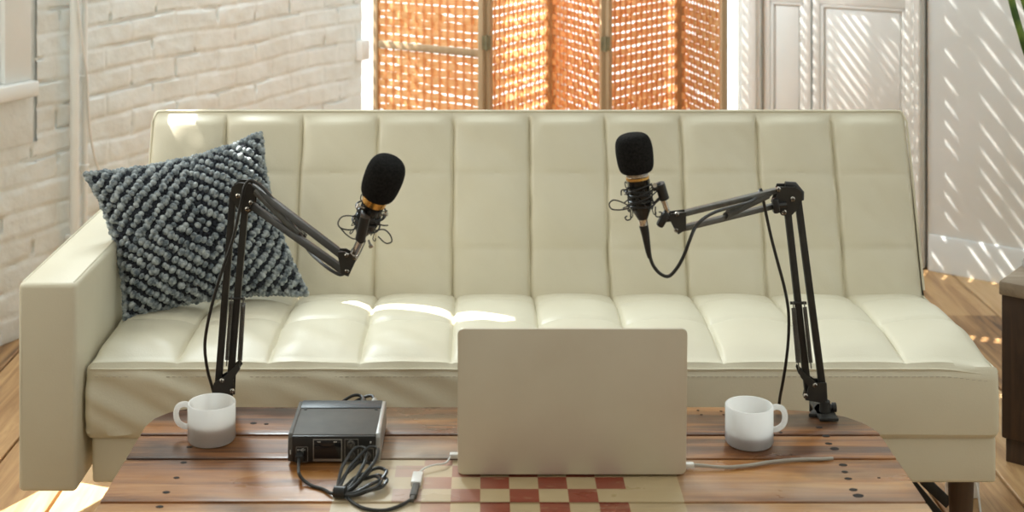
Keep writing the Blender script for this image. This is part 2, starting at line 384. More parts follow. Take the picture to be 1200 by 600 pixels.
tag(mb.build('wall_cable', M_WHITEP), 'slim cream cable hanging loosely in front of the white wall pipes', 'cable')
# small electric box near the end of the brick wall
e = MB(); eu = 1.868; ez = on_wall(418, 60).z
e.box((eu-.03, .005, ez-.04), (eu+.03, .04, ez+.04), .006, 0, WMTX)
r_ = thing('electrical_box', wp(eu, ez-.04, .0), 'small white electrical box at the end of the brick wall', 'socket')
e.build('housing', M_WHITEP, r_); e = MB(); e.box((eu-.018, .04, ez-.028), (eu+.018, .044, ez+.028), .002, 0, WMTX); e.build('cover_plate', M_WHITEP, r_)

# ------------------------------------------------------------------ back wall with the tall window
BY = 5.86
mb = MB()
for lo, hi in (((-.76, BY, 0), (-.62, BY+.1, 4)), ((1.07, BY, 0), (3.5, BY+.1, 4)), ((-.62, BY, 0), (1.07, BY+.1, .12)), ((-.62, BY, 3.2), (1.07, BY+.1, 4))):
    mb.box(lo, hi)
mb.build('wall_back', M_WALL, kind='structure')
wf = MB(); x0, x1 = -.62, 1.07
for a, b in ((x0, x0+.012), (x1-.03, x1), (.28, .33)): wf.box((a, BY+.02, .12), (b, BY+.07, 3.2), .003)
for z in (.12, 1.6, 3.15): wf.box((x0, BY+.02, z), (x1, BY+.07, z+.05), .003)
wfo = wf.build('window_2', M_DOORP, kind='structure')
wg = MB(); wg.box((x0, BY+.043, .15), (x1, BY+.047, 3.17)); wg.build('glass', m, wfo)

# ------------------------------------------------------------------ door wall and right wall
DP = V((1.486, 4.81, 0)); DD = V((-1.5, 1, 0)).normalized(); DN = V((-DD.y, DD.x, 0)); DN = -DN if DN.y > 0 else DN
DM = Matrix((DD, DN, V((0, 0, 1)))).transposed().to_4x4(); DM.translation = DP
def du(px):
    k = (px-CX)/F_PX; return (DP.x-k*DP.y)/(k*DD.y-DD.x)
mb = MB(); U1 = du(872)
mb.box((0, -.10, 0), (U1, -.045, 3.4), 0, 0, DM); mb.build('wall_back', M_WALL, kind='structure')
ret = MB(); q = DP+DD*U1
ret.bar(q-DN*.05+V((.02, 0, 0)), V((1.12, BY, 0)), .01, .01)
rm = MB(); rm.prism([(q.x+.03, q.y+.02), (q.x+.06, q.y+.0), (1.16, BY), (1.10, BY)], 0, 3.4); rm.build('wall_back', M_WALL, kind='structure')
def leaf(a, b, name, panels, rails):
    """framed and panelled door leaf between local u=a..b"""
    d = MB(); st = .028
    d.box((a, -.045, .01), (b, -.012, 2.5), 0, 0, DM)                     # ground of the leaf (panels recessed)
    d.box((a, -.02, .01), (a+st, 0, 2.5), .003, 0, DM); d.box((b-st, -.02, .01), (b, 0, 2.5), .003, 0, DM)
    for z0, z1 in rails: d.box((a+st-.002, -.02, z0), (b-st+.002, 0, z1), .003, 0, DM)
    o = d.build(name, M_DOORP, kind='structure', origin=DP+DD*((a+b)/2))
    for z0, z1 in panels:
        pm = MB(); ia, ib = a+st+.012, b-st-.012
        pm.box((ia+.006, -.014, z0+.018), (ib-.006, -.007, z1-.018), .003, 0, DM)
        for (c, dd) in (((a+st, z0), (a+st+.012, z1)), ((b-st-.012, z0), (b-st, z1)), ((a+st, z0), (b-st, z0+.012)), ((a+st, z1-.012), (b-st, z1))):
            pm.box((c[0], -.014, c[1]), (dd[0], -.003, dd[1]), .003, 0, DM)
        pm.build('door_panel', M_DOORP, o)
    return o
rails = [(.01, .16), (.30, .40), (.875, 1.02), (2.36, 2.5)]; pans = [(.16, .30), (.40, .875), (1.02, 2.36)]
# casings
cs = MB(); cs.box((du(893), -.05, 0), (U1, .022, 3.0), .004, 0, DM); cs.box((du(890), -.02, 0), (du(880), .032, 3.0), .005, 0, DM)
cs.box((0.004, -.05, 0), (du(1071), .012, 3.0), .004, 0, DM); cs.box((.012, 0, 0), (du(1076), .022, 3.0), .004, 0, DM)
cs.build('trim_1', M_DOORP, kind='structure')
d1 = leaf(du(1070), du(952), 'door_1', pans, rails); leaf(du(950), du(894), 'door_2', pans, rails)
hk = MB(); hk.lathe([(0, .055), (.018, .052), (.026, .04), (.024, .028), (.010, .022), (.009, .004), (.024, .003), (.024, 0)], 20, 0, axis_mtx(DP+DD*(du(962)-.0)+V((0, 0, 1.1)), DN)); hk.build('door_knob', M_HINGE, d1)
# right wall
RD = V((1.3, -1, 0)).normalized(); RN = V((-1, -1.3, 0)).normalized()
RM = Matrix((RD, RN, V((0, 0, 1)))).transposed().to_4x4(); RM.translation = DP+V((.004, -.002, 0))
mb = MB(); mb.box((.0, -.08, 0), (1.30, 0, 3.4), .003, 0, RM); mb.build('wall_right', M_WALL, kind='structure')
mb = MB(); mb.prism([(0, 0), (.012, 0), (.012, .10), (.005, .118), (0, .12)], 0, 1.28, RM @ Matrix.Translation((.008, 0, 0)) @ Matrix(((0, 0, 1, 0), (1, 0, 0, 0), (0, 1, 0, 0), (0, 0, 0, 1))))
mb.build('baseboard_right', M_WALL, kind='structure')

q_ = RM @ V((1.3, 0, 0)); mb = MB(); mb.prism([(q_.x, q_.y+.05), (2.75, -1), (2.83, -1), (q_.x+.1, q_.y+.06)], 0, 3.4); mb.build('wall_right', M_WALL, kind='structure')  # unseen wall segment added to keep light off the sofa's right end
# ------------------------------------------------------------------ woven folding screen
J = [V((-.346, 4.335, 0)), V((0, 4.1, 0)), V((.201, 4.47, 0)), V((.340, 4.075, 0)), V((.600, 4.405, 0)), V((.672, 4.0, 0))]
SH = 1.75
scr = thing('folding_screen', (0.15, 4.25, 0), 'tall woven orange fibre folding screen zigzagging behind the sofa', 'screen')
random.seed(11)
for k in range(5):
    a, b = J[k], J[k+1]; D_ = (b-a); L = D_.length; D_.normalize(); N_ = V((D_.y, -D_.x, 0))
    a = a + D_*.006; L -= .012
    pm = Matrix((D_, N_, V((0, 0, 1)))).transposed().to_4x4(); pm.translation = a
    fr = MB()
    fr.box((0, -.009, .02), (.018, .009, SH), .002, 0, pm); fr.box((L-.018, -.009, .02), (L, .009, SH), .002, 0, pm)
    for z in (.06, .815 if k == 0 else .5, SH-.03): fr.box((.018, -.006, z), (L-.018, .006, z+.022), .002, 0, pm)
    panel = fr.build('panel_frame', M_FRAME, scr)
    wv = MB(); x0, x1 = .016, L-.016; P = .0275; nseg = int((x1-x0)/P)*4; RH = .0235
    ns = int((x1-x0)/P)
    for i in range(ns+1):
        xx = x0+(x1-x0)*i/ns
        wv.box((xx-.004, -.0008, .08), (xx+.004, .0008, SH-.03), 0, 0, pm)
    rows = int((SH-.11)/RH)
    for r in range(rows):
        zc = .085+RH*(r+.5)
        hh = RH*((.50 if k == 0 else .47)+random.uniform(-.05, .05)); tilt = random.uniform(-.002, .002); zj = random.uniform(-.0012, .0012)
        vs = []; fs = []
        for i in range(nseg+1):
            xx = x0+(x1-x0)*i/nseg; ph = PI*(xx-x0)/((x1-x0)/ns) + (PI if r % 2 else 0)
            off = .0042*math.cos(ph); wdt = hh*(1-.13*abs(math.cos(ph*.5+r))**2)*(1-.5*max(0, nz(xx*23, r*3.1, k*9.0)))*(1+.10*nz(xx*4+k*5, zc*5, k*3.0)+(.05 if k == 0 and zc < .8 else 0))
            zz = zc+zj+tilt*(i/nseg-.5)*2
            for dz in (-1, 0, 1):
                vs.append(pm @ V((xx, off+(0 if dz == 0 else -.0006), zz+dz*wdt)))
        for i in range(nseg):
            for q_ in (0, 1): fs.append([i*3+q_, i*3+q_+1, (i+1)*3+q_+1, (i+1)*3+q_])
        wv.add(vs, fs, 0, True)
    wv.build('woven_infill', M_WEAVE, panel)
for k in (1, 2, 3, 4):
    for z in (.86, .4, 1.5):
        hg = MB(); j = J[k]; s_ = -1 if k % 2 else 1
        hg.tube([j+V((0, s_*.012, z-.022)), j+V((0, s_*.012, z+.022))], .0045, 10)
        hg.box((j.x-.013, j.y+s_*.009, z-.02), (j.x+.013, j.y+s_*.011, z+.02), 0); hg.build('hinge', M_HINGE, scr)

# ------------------------------------------------------------------ sofa
sofa = thing('sofa', (.1, 3.0, 0), 'long cream tufted leather sofa bed with one armrest on the left', 'sofa')
SX0, SX1 = -.764, .976
def polyline(pts, step=.006):
    out = []; 
    for a, b in zip(pts, pts[1:]):
        a = V(a); b = V(b); n_ = max(1, int(round((b-a).length/step)))
        for i in range(n_): out.append(a.lerp(b, i/n_))
    out.append(V(pts[-1])); return out
def arc(cy, cz, r, a0, a1, n_=8): return [(cy+r*math.cos(a0+(a1-a0)*i/n_), cz+r*math.sin(a0+(a1-a0)*i/n_)) for i in range(n_+1)]
def extr(mb, prof, x0, x1, nx, r, disp, mi=0):
    """closed profile list of (y,z) (counter-clockwise), extruded along x with rounded ends, displaced along the normal"""
    N = len(prof); nrm = []
    for i in range(N):
        t_ = V(prof[(i+1) % N])-V(prof[i-1]); t_.normalize(); nrm.append(V((t_.y, -t_.x)))
    s_ = [0]
    for i in range(1, N): s_.append(s_[-1]+(V(prof[i])-V(prof[i-1])).length)
    rings = []
    ends = [PI/2*i/5 for i in range(6)]
    for a in ends[:-1]: rings.append((x0+r*(1-math.sin(a)), r*(1-math.cos(a)) if False else r*(1-math.sin(a))))
    xs = []
    for i in range(6):
        a = PI/2*i/5; xs.append((x0+r*(1-math.cos(a)), r*(1-math.sin(a))))
    for i in range(1, nx): xs.append((x0+r+(x1-x0-2*r)*i/nx, 0))
    for i in range(5, -1, -1):
        a = PI/2*i/5; xs.append((x1-r*(1-math.cos(a)), r*(1-math.sin(a))))
    vs = []; fs = []
    for (x, ins) in xs:
        for j in range(N):
            h = disp(x, j, s_[j])-ins
            vs.append(V((x, prof[j][0]+nrm[j].x*h, prof[j][1]+nrm[j].y*h)))
    R = len(xs)
    for i in range(R-1):
        for j in range(N): j2 = (j+1) % N; fs.append([i*N+j, i*N+j2, (i+1)*N+j2, (i+1)*N+j])
    fs.append(list(range(N))); fs.append([(R-1)*N+j for j in range(N)][::-1])
    mb.add(vs, fs, mi, True)
def g(f, p_=3.0): return max(0, 1-abs(2*f-1)**p_)
NC = 10; CW = (SX1-SX0)/NC
# seat: profile from back top, forward, over the front edge, down, and under
top = polyline([(3.235, .402), (3.10, .412), (2.90, .423), (2.728, .425)], .008)
edge = arc(2.722, .413, .016, PI/2, PI, 4)
frnt = polyline([(2.704, .409), (2.700, .300)], .008)
und = polyline([(2.712, .288), (3.235, .288), (3.235, .415)], .03)
prof = [tuple(p) for p in top]+edge[1:]+[tuple(p) for p in frnt]+[tuple(p) for p in und]
SR = [2.715, 2.915, 3.075, 3.25]
def seat_disp(x, j, s_):
    y, z = prof[j]; fx = (x-SX0)/CW; fu = fx-math.floor(fx)
    if s_ < .525:
        # rows
        for a, b in zip(SR, SR[1:]):
            if y <= b: fv = max(0, min(1, (y-a)/(b-a))); break
        crown = .017*math.sin(PI*max(0, min(1, (y-2.70)/.55)))**.8
        dcx = min(fu, 1-fu)*CW; dry = min(abs(y-q_) for q_ in SR[1:3])
        colh = (1-.5*sst(3.05, 3.2, y))*g(fu, 2.6)**.8*(.016 + .003*nz(fx*1.7, y*5))-.005*math.exp(-(dcx/.004)**2); rowh = .005*(1-g(fv, 4)**.8)+.0022*math.exp(-(dry/.005)**2)
        row0 = g(fv, 4)
        front = sst(2.695, 2.79, y)**.8; back = 1-sst(3.13, 3.2, y)*.35
        wr = 0
        w_ = (x*14+y*16); wr = .0030*nz(w_, x*3-y*5, 1.5)*(sst(3.0, 2.74, y))*2*sst(.9, -.4, x) + .0028*nz(x*9, y*11, 3) + .0035*nz(x*26*0+(fu*3+fx), y*9, 6)*(1-g(fu, 2))
        edge_end = 1-(sst(SX1-.03, SX1, x))*.4-sst(SX0+.03, SX0, x)*.4
        return (crown*edge_end*back+(colh-rowh)*front)+wr*front - .010*sst(SX1-.12, SX1, x)*sst(2.9, 2.7, y)
    if s_ < .66:
        k_ = (s_-.525)/.13; lf = sst(.35, -.5, x)
        return lf*(.0085*nz(x*15+z*26, z*6, 2)*2*sst(0, .25, k_)*(1-.4*k_)) + .004*math.sin(PI*min(1, max(0, k_))) + .0015*nz(x*5, z*8)
    return 0
mb = MB(); extr(mb, prof, SX0, SX1, 720, .014, seat_disp)
seat = mb.build('seat_cushion', M_LEATHER, sofa)
# piping and stitches at the front edge
pp = MB(); pts = []
for i in range(181):
    x = SX0+.01+(SX1-SX0-.02)*i/180; pts.append((x, 2.706, .4215-.010*sst(SX1-.12, SX1, x)+.0012*nz(x*11)))
pp.tube(pts, .0022, 6); pp.tube([(SX1-.002, y, .415) for y in (2.712, 2.9, 3.2)], .002, 6); pp.build('piping', M_LEATHER, seat)
st = MB()
for i in range(150):
    x = SX0+.02+(SX1-SX0-.04)*i/150; z = .409-.010*sst(SX1-.12, SX1, x)
    st.bar((x, 2.7015, z), (x+.0065, 2.7015, z), .0014, .0014)
st.build('stitching', M_STITCH, seat)
# base box under the seat
bs = MB(); bs.box((SX0+.01, 2.715, .20), (SX1-.002, 3.22, .289), .008, seg=3); bs.build('base_box', M_LEATHER, sofa)
# reclined back
B0, B1 = V((3.165, .40)), V((3.312, .800)); bd = (B1-B0).normalized(); bn = V((-bd.y, bd.x)); bn = bn if bn.x < 0 else -bn  # bn faces forward/up
def bp(s_, d): q = B0+bd*s_+bn*d; return (q.x, q.y)
BLn = (B1-B0).length; TK = .12
face = [bp(s_*BLn/64, 0) for s_ in range(63, -1, -1)]        # top -> bottom on the front face
rear = [bp(BLn*i/10, -TK) for i in range(0, 11)]
tp = [bp(BLn+.006, -TK+.01), bp(BLn+.012, -TK+.03), bp(BLn+.012, -.03), bp(BLn+.008, -.010), bp(BLn+.003, -.003)]
bprof = face+rear+tp
RB = [-.02, .118, .285, BLn+.004]
BCW = (SX1-(-.778))/NC
def back_disp(x, j, s_):
    if j > 62: return 0
    sv = BLn*(63-j)/64; fx = (x+.778)/BCW; fu = fx-math.floor(fx)
    for a, b in zip(RB, RB[1:]):
        if sv <= b: fv = (sv-a)/(b-a); break
    e = sst(BLn, BLn-.03, sv)
    endw = 1-max(sst(SX1-.015, SX1, x), sst(-.763, -.778, x))
    sag = .004*nz(x*2.2, sv*4, 7)
    return e*endw*(.016*g(fu, 2.8)**.8*(1+.25*nz(fx*.9, sv*5, 2)) - .006*math.exp(-(min(fu, 1-fu)*BCW/.0045)**2) - .0045*(1-g(fv, 4)**.7)*g(fu, 2) - .0015*math.exp(-(min(abs(sv-.118), abs(sv-.285))/.004)**2) + .0045*nz(x*9+sv*7, sv*6-x*4, 4) + .0022*nz(x*22+sv*18, sv*12-x*6, 14) + .007*nz(fu*2.5+math.floor(fx)*7, sv*13, 9)*(1-g(fu, 2)) + sag) 
mb = MB(); extr(mb, bprof, -.778, SX1, 720, .014, back_disp)
bk = mb.build('backrest', M_LEATHER, sofa)
pp = MB(); q = bp(BLn+.004, -.002)
pl_ = [(-.772, *bp(.03, -.002)), (-.776, *bp(BLn-.02, -.002)), (-.766, *bp(BLn+.002, -.002))]
pl_ += [(-.75+(SX1+.735)*i/60, q[0], q[1]+.0008*nz(i*.6)) for i in range(61)]
pl_ += [(SX1-.008, *bp(BLn, -.002)), (SX1+.001, *bp(BLn-.02, -.002)), (SX1+.001, *bp(.03, -.002))]
pp.tube(pl_, .0028, 6)
pp.build('piping', M_LEATHER, bk)
# armrest
am = MB(); am.box((-.878, 2.665, .205), (-.768, 3.30, .597), .010, seg=4)
b_ = bmesh.new(); 
arm = am.build('armrest', M_LEATHER, sofa)
pp = MB()
for xx in (-.872, -.776):
    pp.tube([(xx, 2.668, .215), (xx, 2.6655, .40), (xx, 2.668, .588), (xx, 2.676, .5965), (xx, 3.0, .5975), (xx, 3.29, .597)], .0017, 6)
pp.tube([(-.870, 2.669, .5915), (-.82, 2.6685, .5925), (-.776, 2.669, .5915)], .002, 6)
pp.build('piping', M_LEATHER, arm)
for (x, y) in ((.934, 2.80), (-.60, 2.80), (.885, 3.15), (-.60, 3.15)):
    lg = MB(); lg.tube([(x, y, 0), (x, y, .01), (x, y, .2)], [.017, .019, .026], 18); lg.build('leg', M_LEG, sofa)
for (a, b) in ((at(1062, 560, 2.9), at(1106, 612, 2.9)), (at(1082, 562, 3.0), at(1112, 590, 3.0))):
    lg = MB(); lg.bar(a, b, .022, .012, bev=.002); lg.build('brace', M_STEEL, sofa)
# adapter on the floor behind the leg
r_ = thing('power_adapter', (1.04, 3.10, 0), 'white power adapter with cord on the floor behind the sofa leg', 'adapter')
e = MB(); e.box((1.004, 3.09, 0), (1.073, 3.12, .16), .006); e.build('housing', M_WHITEP, r_)
e = MB(); e.tube(spline([(1.058, 3.089, .05), (1.060, 3.07, .03), (1.055, 3.04, .004), (1.03, 2.95, .004), (1.0, 2.8, .004)]), .0025, 8); e.build('cord', M_WHITEP, r_)

# ------------------------------------------------------------------ cushion
CT = [V((-.745, 2.93, .445)), V((-.392, 3.085, .448)), V((-.509, 3.20, .772)), V((-.842, 2.99, .728))]   # BL BR TR TL
cn = ((CT[1]-CT[0]).cross(CT[3]-CT[0])).normalized()
if cn.y > 0: cn = -cn
def cpos(u, v, side=1, ext=0):
    """u,v in -1..1"""
    u2 = u*(1-.13*(1-v*v)**.8*abs(u)**2); v2 = v*(1-.13*(1-u*u)**.8*abs(v)**2)
    a, b = (u2+1)/2, (v2+1)/2
    p_ = (CT[0]*(1-a)+CT[1]*a)*(1-b)+(CT[3]*(1-a)+CT[2]*a)*b
    th = max(0, (1-u**2))**.55*max(0, (1-v**2))**.55
    return p_+cn*(side*(.078 if side > 0 else .045)*th+ext)
cush = thing('cushion', (-.6, 3.03, .43), 'chunky knitted blue grey cushion with diamond pattern in the sofa corner', 'cushion')
mb = MB(); mb.grid(lambda a, b: cpos(a*2-1, b*2-1, 1), 48, 48); mb.grid(lambda a, b: cpos(a*2-1, b*2-1, -1), 24, 24)
b_ = bmesh.new(); bmesh.ops.create_icosphere(b_, subdivisions=1, radius=1)
b_.verts.ensure_lookup_table(); IV = [v.co.copy() for v in b_.verts]; IF = [[v.index for v in f.verts] for f in b_.faces]; b_.free()
b_ = bmesh.new(); bmesh.ops.create_icosphere(b_, subdivisions=2, radius=1)
b_.verts.ensure_lookup_table(); IV2 = [v.co.copy() for v in b_.verts]; IF2 = [[v.index for v in f.verts] for f in b_.faces]; b_.free()
random.seed(3)
def blob(u, v, ru, rv, rn, mi, hi_=True):
    e_ = .02; c = cpos(u, v); tu = (cpos(min(1, u+e_), v)-cpos(max(-1, u-e_), v)).normalized(); tv = (cpos(u, min(1, v+e_))-cpos(u, max(-1, v-e_))).normalized()
    n_ = tu.cross(tv).normalized(); n_ = n_ if n_.dot(cn) > 0 else -n_
    sx_, sy_ = (1 if u >= 0 else -1), (1 if v >= 0 else -1)
    d1 = (tu*sx_+tv*sy_).normalized(); d2 = n_.cross(d1)   # d1 across the row, d2 along
    j_ = random.uniform(.78, 1.2); vs_, fs_ = (IV2, IF2) if hi_ else (IV, IF)
    mb.add([c+n_*rn*.35+(d1*p.x*ru+d2*p.y*rv+n_*p.z*rn)*j_*(1+.12*nz(p.x*3+u*40, p.y*3+v*40, p.z*3)) for p in vs_], fs_, mi, True)
HS = .192; STEP = .172
k = 0
while True:
    c = .06+k*STEP
    if c > 1.97: break
    for half in (0, 1, 2):
        cc = c+(0, .38, .66)[half]*STEP
        if cc > 1.98: continue
        sp = (.0118 if half == 0 else .0082)/HS/math.sqrt(2)    # step in u for given spacing
        # walk each of the four legs of the diamond |u|+|v|=cc
        n_ = max(1, int(cc/sp))
        for i in range(n_):
            uu = cc*(i+.5*(half % 2))/n_; vv = cc-uu
            for (su, sv) in ((1, 1), (-1, -1), (1, -1), (-1, 1)):
                a_, b2 = (uu, vv) if su*sv > 0 else (vv, uu)
                if abs(a_) > .985 or abs(b2) > .985: continue
                jt = .014 if half == 0 else .006
                a3, b3 = su*a_+random.uniform(-jt, jt), sv*b2+random.uniform(-jt, jt)
                if half == 0: blob(a3, b3, .0082, .0068, .0090, 1)
                else: blob(a3, b3, .0048, .0042, .0048, 2 if random.random() < .9 else 1, False)
    k += 1
# knotted edge
for sd in range(4):
    for i in range(44):
        q_ = -1+2*i/43; u, v = ((q_, -1), (1, q_), (q_, 1), (-1, q_))[sd]
        blob(u*.995, v*.995, .0075, .0065, .0085, 1)
mb.build('knitted_cover', [M_YARND, M_YARN, M_YARND], cush)
tg_ = MB(); q_ = CT[2]; tg_.box((q_.x-.004, q_.y-.004, q_.z-.035), (q_.x+.006, q_.y+.002, q_.z+.004), .001); tg_.build('zip_end', M_YARND, cush)

# ------------------------------------------------------------------ coffee table
TZ, TT = .45, .04
table = thing('coffee_table', (.04, 2.08, 0), 'rustic coffee table of worn brown planks with rounded corners and painted checkerboard', 'table')
TX0, TX1, TYF, TYN = -.568, .646, 2.452, 1.70
def outline_x(y, side):
    """x of the table's side edge at distance y (far corners rounded)"""
    if side < 0:
        pts = [(TYN, TX0), (2.365, TX0), (2.40, -.560), (2.43, -.538), (2.445, -.505), (2.452, -.45)]
    else:
        pts = [(TYN, TX1), (2.34, TX1), (2.374, .635), (2.405, .61), (2.425, .575), (2.438, .52), (2.452, .43)]
    for a, b in zip(pts, pts[1:]):
        if y <= b[0]: return a[1]+(b[1]-a[1])*(y-a[0])/(b[0]-a[0])
    return pts[-1][1]
PY = [TYF, 2.33, 2.238, 2.088, 1.945, 1.82, TYN]
tp_ = MB(); random.seed(5); pv = [.55, .30, .62, .75, .4, .6]
for i in range(6):
    y1, y0 = PY[i]-.0028, PY[i+1]+.0028; tp_.cur = pv[i]
    ys = [y0+(y1-y0)*j/14 for j in range(15)]
    poly = [(outline_x(y, -1)+.001*nz(y*40, i), y) for y in ys]+[(outline_x(y, 1)+.001*nz(y*40, i+9), y) for y in reversed(ys)]
    tp_.prism(poly, TZ-TT, TZ, bev=.0022)
def table_mat():
    m = M_TABLE.copy(); m.name = 'painted_table_boards'; t = m.node_tree; n = t.nodes; L = t.links.new; p = n['Principled BSDF']
    base = p.inputs['Base Color'].links[0].from_socket
    c = n.new('ShaderNodeTexCoord'); sp = n.new('ShaderNodeSeparateXYZ'); L(c.outputs['Object'], sp.inputs[0])
    def mth(op, a, b=None, c_=None):
        q = n.new('ShaderNodeMath'); q.operation = op
        for i_, v_ in enumerate((a, b, c_)):
            if v_ is None: continue
            if isinstance(v_, (int, float)): q.inputs[i_].default_value = v_
            else: L(v_, q.inputs[i_])
        return q.outputs[0]
    ox, oy = .04, 2.08
    X = mth('ADD', sp.outputs['X'], ox); Y = mth('ADD', sp.outputs['Y'], oy)
    SQ = .0436; X1 = (735-CX)/F_PX*2.11; Y1 = 2.171+.0415*1.0
    fx = mth('FLOOR', mth('DIVIDE', mth('SUBTRACT', X, X1-8*SQ), SQ)); fy = mth('FLOOR', mth('DIVIDE', mth('SUBTRACT', Y, Y1-6*.0405), .0405))
    chk = mth('MODULO', mth('ADD', mth('ADD', fx, fy), 40), 2)
    def rng(v_, a, b): return mth('MULTIPLY', mth('GREATER_THAN', v_, a), mth('LESS_THAN', v_, b))
    insq = mth('MULTIPLY', rng(X, X1-8*SQ, X1), rng(Y, Y1-6*.0405, Y1+.0405))
    cream = mth('MULTIPLY', rng(X, -.227, .291), rng(Y, 1.85, 2.2385))
    def nse(sc, stx=1, det=5):
        q = n.new('ShaderNodeTexNoise'); q.inputs['Scale'].default_value = sc; q.inputs['Detail'].default_value = det
        mp_ = n.new('ShaderNodeMapping'); mp_.inputs['Scale'].default_value = (stx, 1, 1); L(c.outputs['Object'], mp_.inputs[0]); L(mp_.outputs[0], q.inputs['Vector']); return q.outputs['Fac']
    def ramp(v_, a, b):
        q = n.new('ShaderNodeMapRange'); q.inputs[1].default_value = a; q.inputs[2].default_value = b; L(v_, q.inputs[0]); return q.outputs[0]
    def mix(f, a, b):
        q = n.new('ShaderNodeMix'); q.data_type = 'RGBA'
        (L(f, q.inputs[0]) if not isinstance(f, (int, float)) else None)
        for s__, v_ in ((q.inputs[6], a), (q.inputs[7], b)):
            if isinstance(v_, tuple): s__.default_value = (*v_, 1)
            else: L(v_, s__)
        return q.outputs[2]
    creamc = mix(nse(18, .3), (.50, .36, .19), (.62, .50, .31))
    redc = mix(nse(40, .4), (.26, .045, .022), (.33, .075, .04))
    # worn pale zone left of the laptop
    wearx = ramp(X, .02, -.10)
    redw = mix(mth('MULTIPLY', wearx, .62), redc, (.60, .47, .36))
    creamw = mix(mth('MULTIPLY', wearx, .5), creamc, (.62, .52, .38))
    board = mix(mth('MULTIPLY', mth('MULTIPLY', chk, insq), ramp(nse(60, .3), .22, .38)), creamw, redw)
    # bleached boards in the middle of the table
    bl = mth('MULTIPLY', mth('MULTIPLY', ramp(X, -.24, -.12), ramp(X, .36, .22)), mth('MULTIPLY', ramp(nse(11, .25), .30, .60), ramp(Y, 2.42, 2.26)))
    col0 = mix(mth('MULTIPLY', bl, .75), base, (.52, .43, .32))
    # dark stains
    stn = mth('MULTIPLY', ramp(nse(8, .5, 5), .54, .70), .8)
    col0 = mix(stn, col0, (.035, .02, .012))
    pale = mth('MULTIPLY', ramp(nse(5.5, .4, 5), .54, .72), .55)
    col0 = mix(pale, col0, (.46, .38, .30))
    allc = mix(mth('MULTIPLY', cream, ramp(nse(30, .12), .20, .34)), col0, board)
    L(allc, p.inputs['Base Color'])
    r_ = n.new('ShaderNodeMapRange'); L(nse(9, .5), r_.inputs[0]); r_.inputs[1].default_value = .35; r_.inputs[2].default_value = .65; r_.inputs[3].default_value = .25; r_.inputs[4].default_value = .5
    L(r_.outputs[0], p.inputs['Roughness'])
    return m
tabletop = tp_.build('tabletop', table_mat(), table)
hl = MB(); random.seed(9)
spots = [(960, 501, 7), (968, 511, 8), (971, 520, 7), (978, 526, 9), (988, 545, 8), (990, 553, 6), (994, 561, 7), (1000, 574, 8), (1006, 581, 10),
         (297, 496, 7), (312, 497, 5), (215, 542, 6), (207, 560, 6), (195, 577, 7), (187, 594, 7), (905, 509, 5), (1030, 560, 3), (818, 481, 3), (822, 486, 3), (845, 482, 3), (848, 486, 3), (915, 507, 4), (222, 524, 6)]
for (x, y, w_) in spots:
    c = onz(x, y, TZ); rr = w_/760*.62; nn = 12
    ring = [V((c.x+rr*math.cos(2*PI*i/nn)*(1+.25*nz(i*1.3, x)), c.y+rr*.75*math.sin(2*PI*i/nn)*(1+.25*nz(i*1.7, y)), TZ+.0004)) for i in range(nn)]
    hl.add(ring+[V((p.x, p.y, TZ-.001)) for p in ring], [list(range(nn))]+[[i, (i+1) % nn, nn+(i+1) % nn, nn+i] for i in range(nn)], 0, False)
hl.build('nail_hole', M_HOLE, tabletop)['kind'] = 'stuff'
ap = MB(); ap.box((TX0+.09, TYN+.07, TZ-TT-.07), (TX1-.09, TYN+.095, TZ-TT)); ap.box((TX0+.09, TYF-.12, TZ-TT-.07), (TX1-.09, TYF-.095, TZ-TT))
ap.box((TX0+.07, TYN+.07, TZ-TT-.07), (TX0+.09, TYF-.095, TZ-TT)); ap.box((TX1-.09, TYN+.07, TZ-TT-.07), (TX1-.07, TYF-.095, TZ-TT)); ap.build('apron', M_STOOL, table)
for x in (TX0+.11, TX1-.11):
    for y in (TYN+.11, TYF-.13):
        lg = MB(); lg.tube([(x, y, 0), (x, y, TZ-TT)], [.024, .032], 4); lg.build('leg', M_STOOL, table)

# ------------------------------------------------------------------ laptop
LD = 2.172; LX0, LX1 = (536.5-CX)/F_PX*LD, (804-CX)/F_PX*LD
lap = thing('laptop', ((LX0+LX1)/2, LD, TZ), 'open silver laptop seen from behind on the painted checkerboard', 'laptop')
tilt = math.radians(4)   # lid leans toward the camera
def rrect(w_, h_, r, n_=8, x0=0, y0=0):
    out = []
    for cx_, cy_, a0_ in ((w_-r, r, -PI/2), (w_-r, h_-r, 0), (r, h_-r, PI/2), (r, r, PI)):
        for i in range(n_+1): a = a0_+PI/2*i/n_; out.append((x0+cx_+r*math.cos(a), y0+cy_+r*math.sin(a)))
    return out
LW, LH = LX1-LX0, .2285
lm = axis_mtx(V((LX0, LD-.001, TZ+.004)), V((0, math.cos(tilt), math.sin(tilt))), V((1, 0, 0)))
# local x=world x, local y -> lid up, local z -> away from the camera
lm = Matrix(((1, 0, 0, LX0), (0, -math.sin(tilt), math.cos(tilt), LD-.001), (0, math.cos(tilt), math.sin(tilt), TZ+.004), (0, 0, 0, 1)))
b = MB(); b.prism(rrect(LW, LH, .009), 0, .0055, lm, bev=.0014); lid = b.build('lid', M_ALU, lap)
b = MB(); b.prism(rrect(LW-.012, LH-.012, .006, 4, .006, .006), .0056, .0064, lm); b.build('display', M_LCD, lid)
b = MB(); b.prism(rrect(LW, .232, .009, 8, LX0, LD+.006), TZ+.0015, TZ+.013, bev=.0016); base = b.build('base', M_ALU, lap)
b = MB()
for r in range(6):
    for c in range(14):
        x = LX0+.028+c*(LW-.056)/14; y = LD+.035+r*.0185
        b.box((x+.001, y+.001, TZ+.013), (x+(LW-.056)/14-.0015, y+.0165, TZ+.0145), .0005, seg=1)
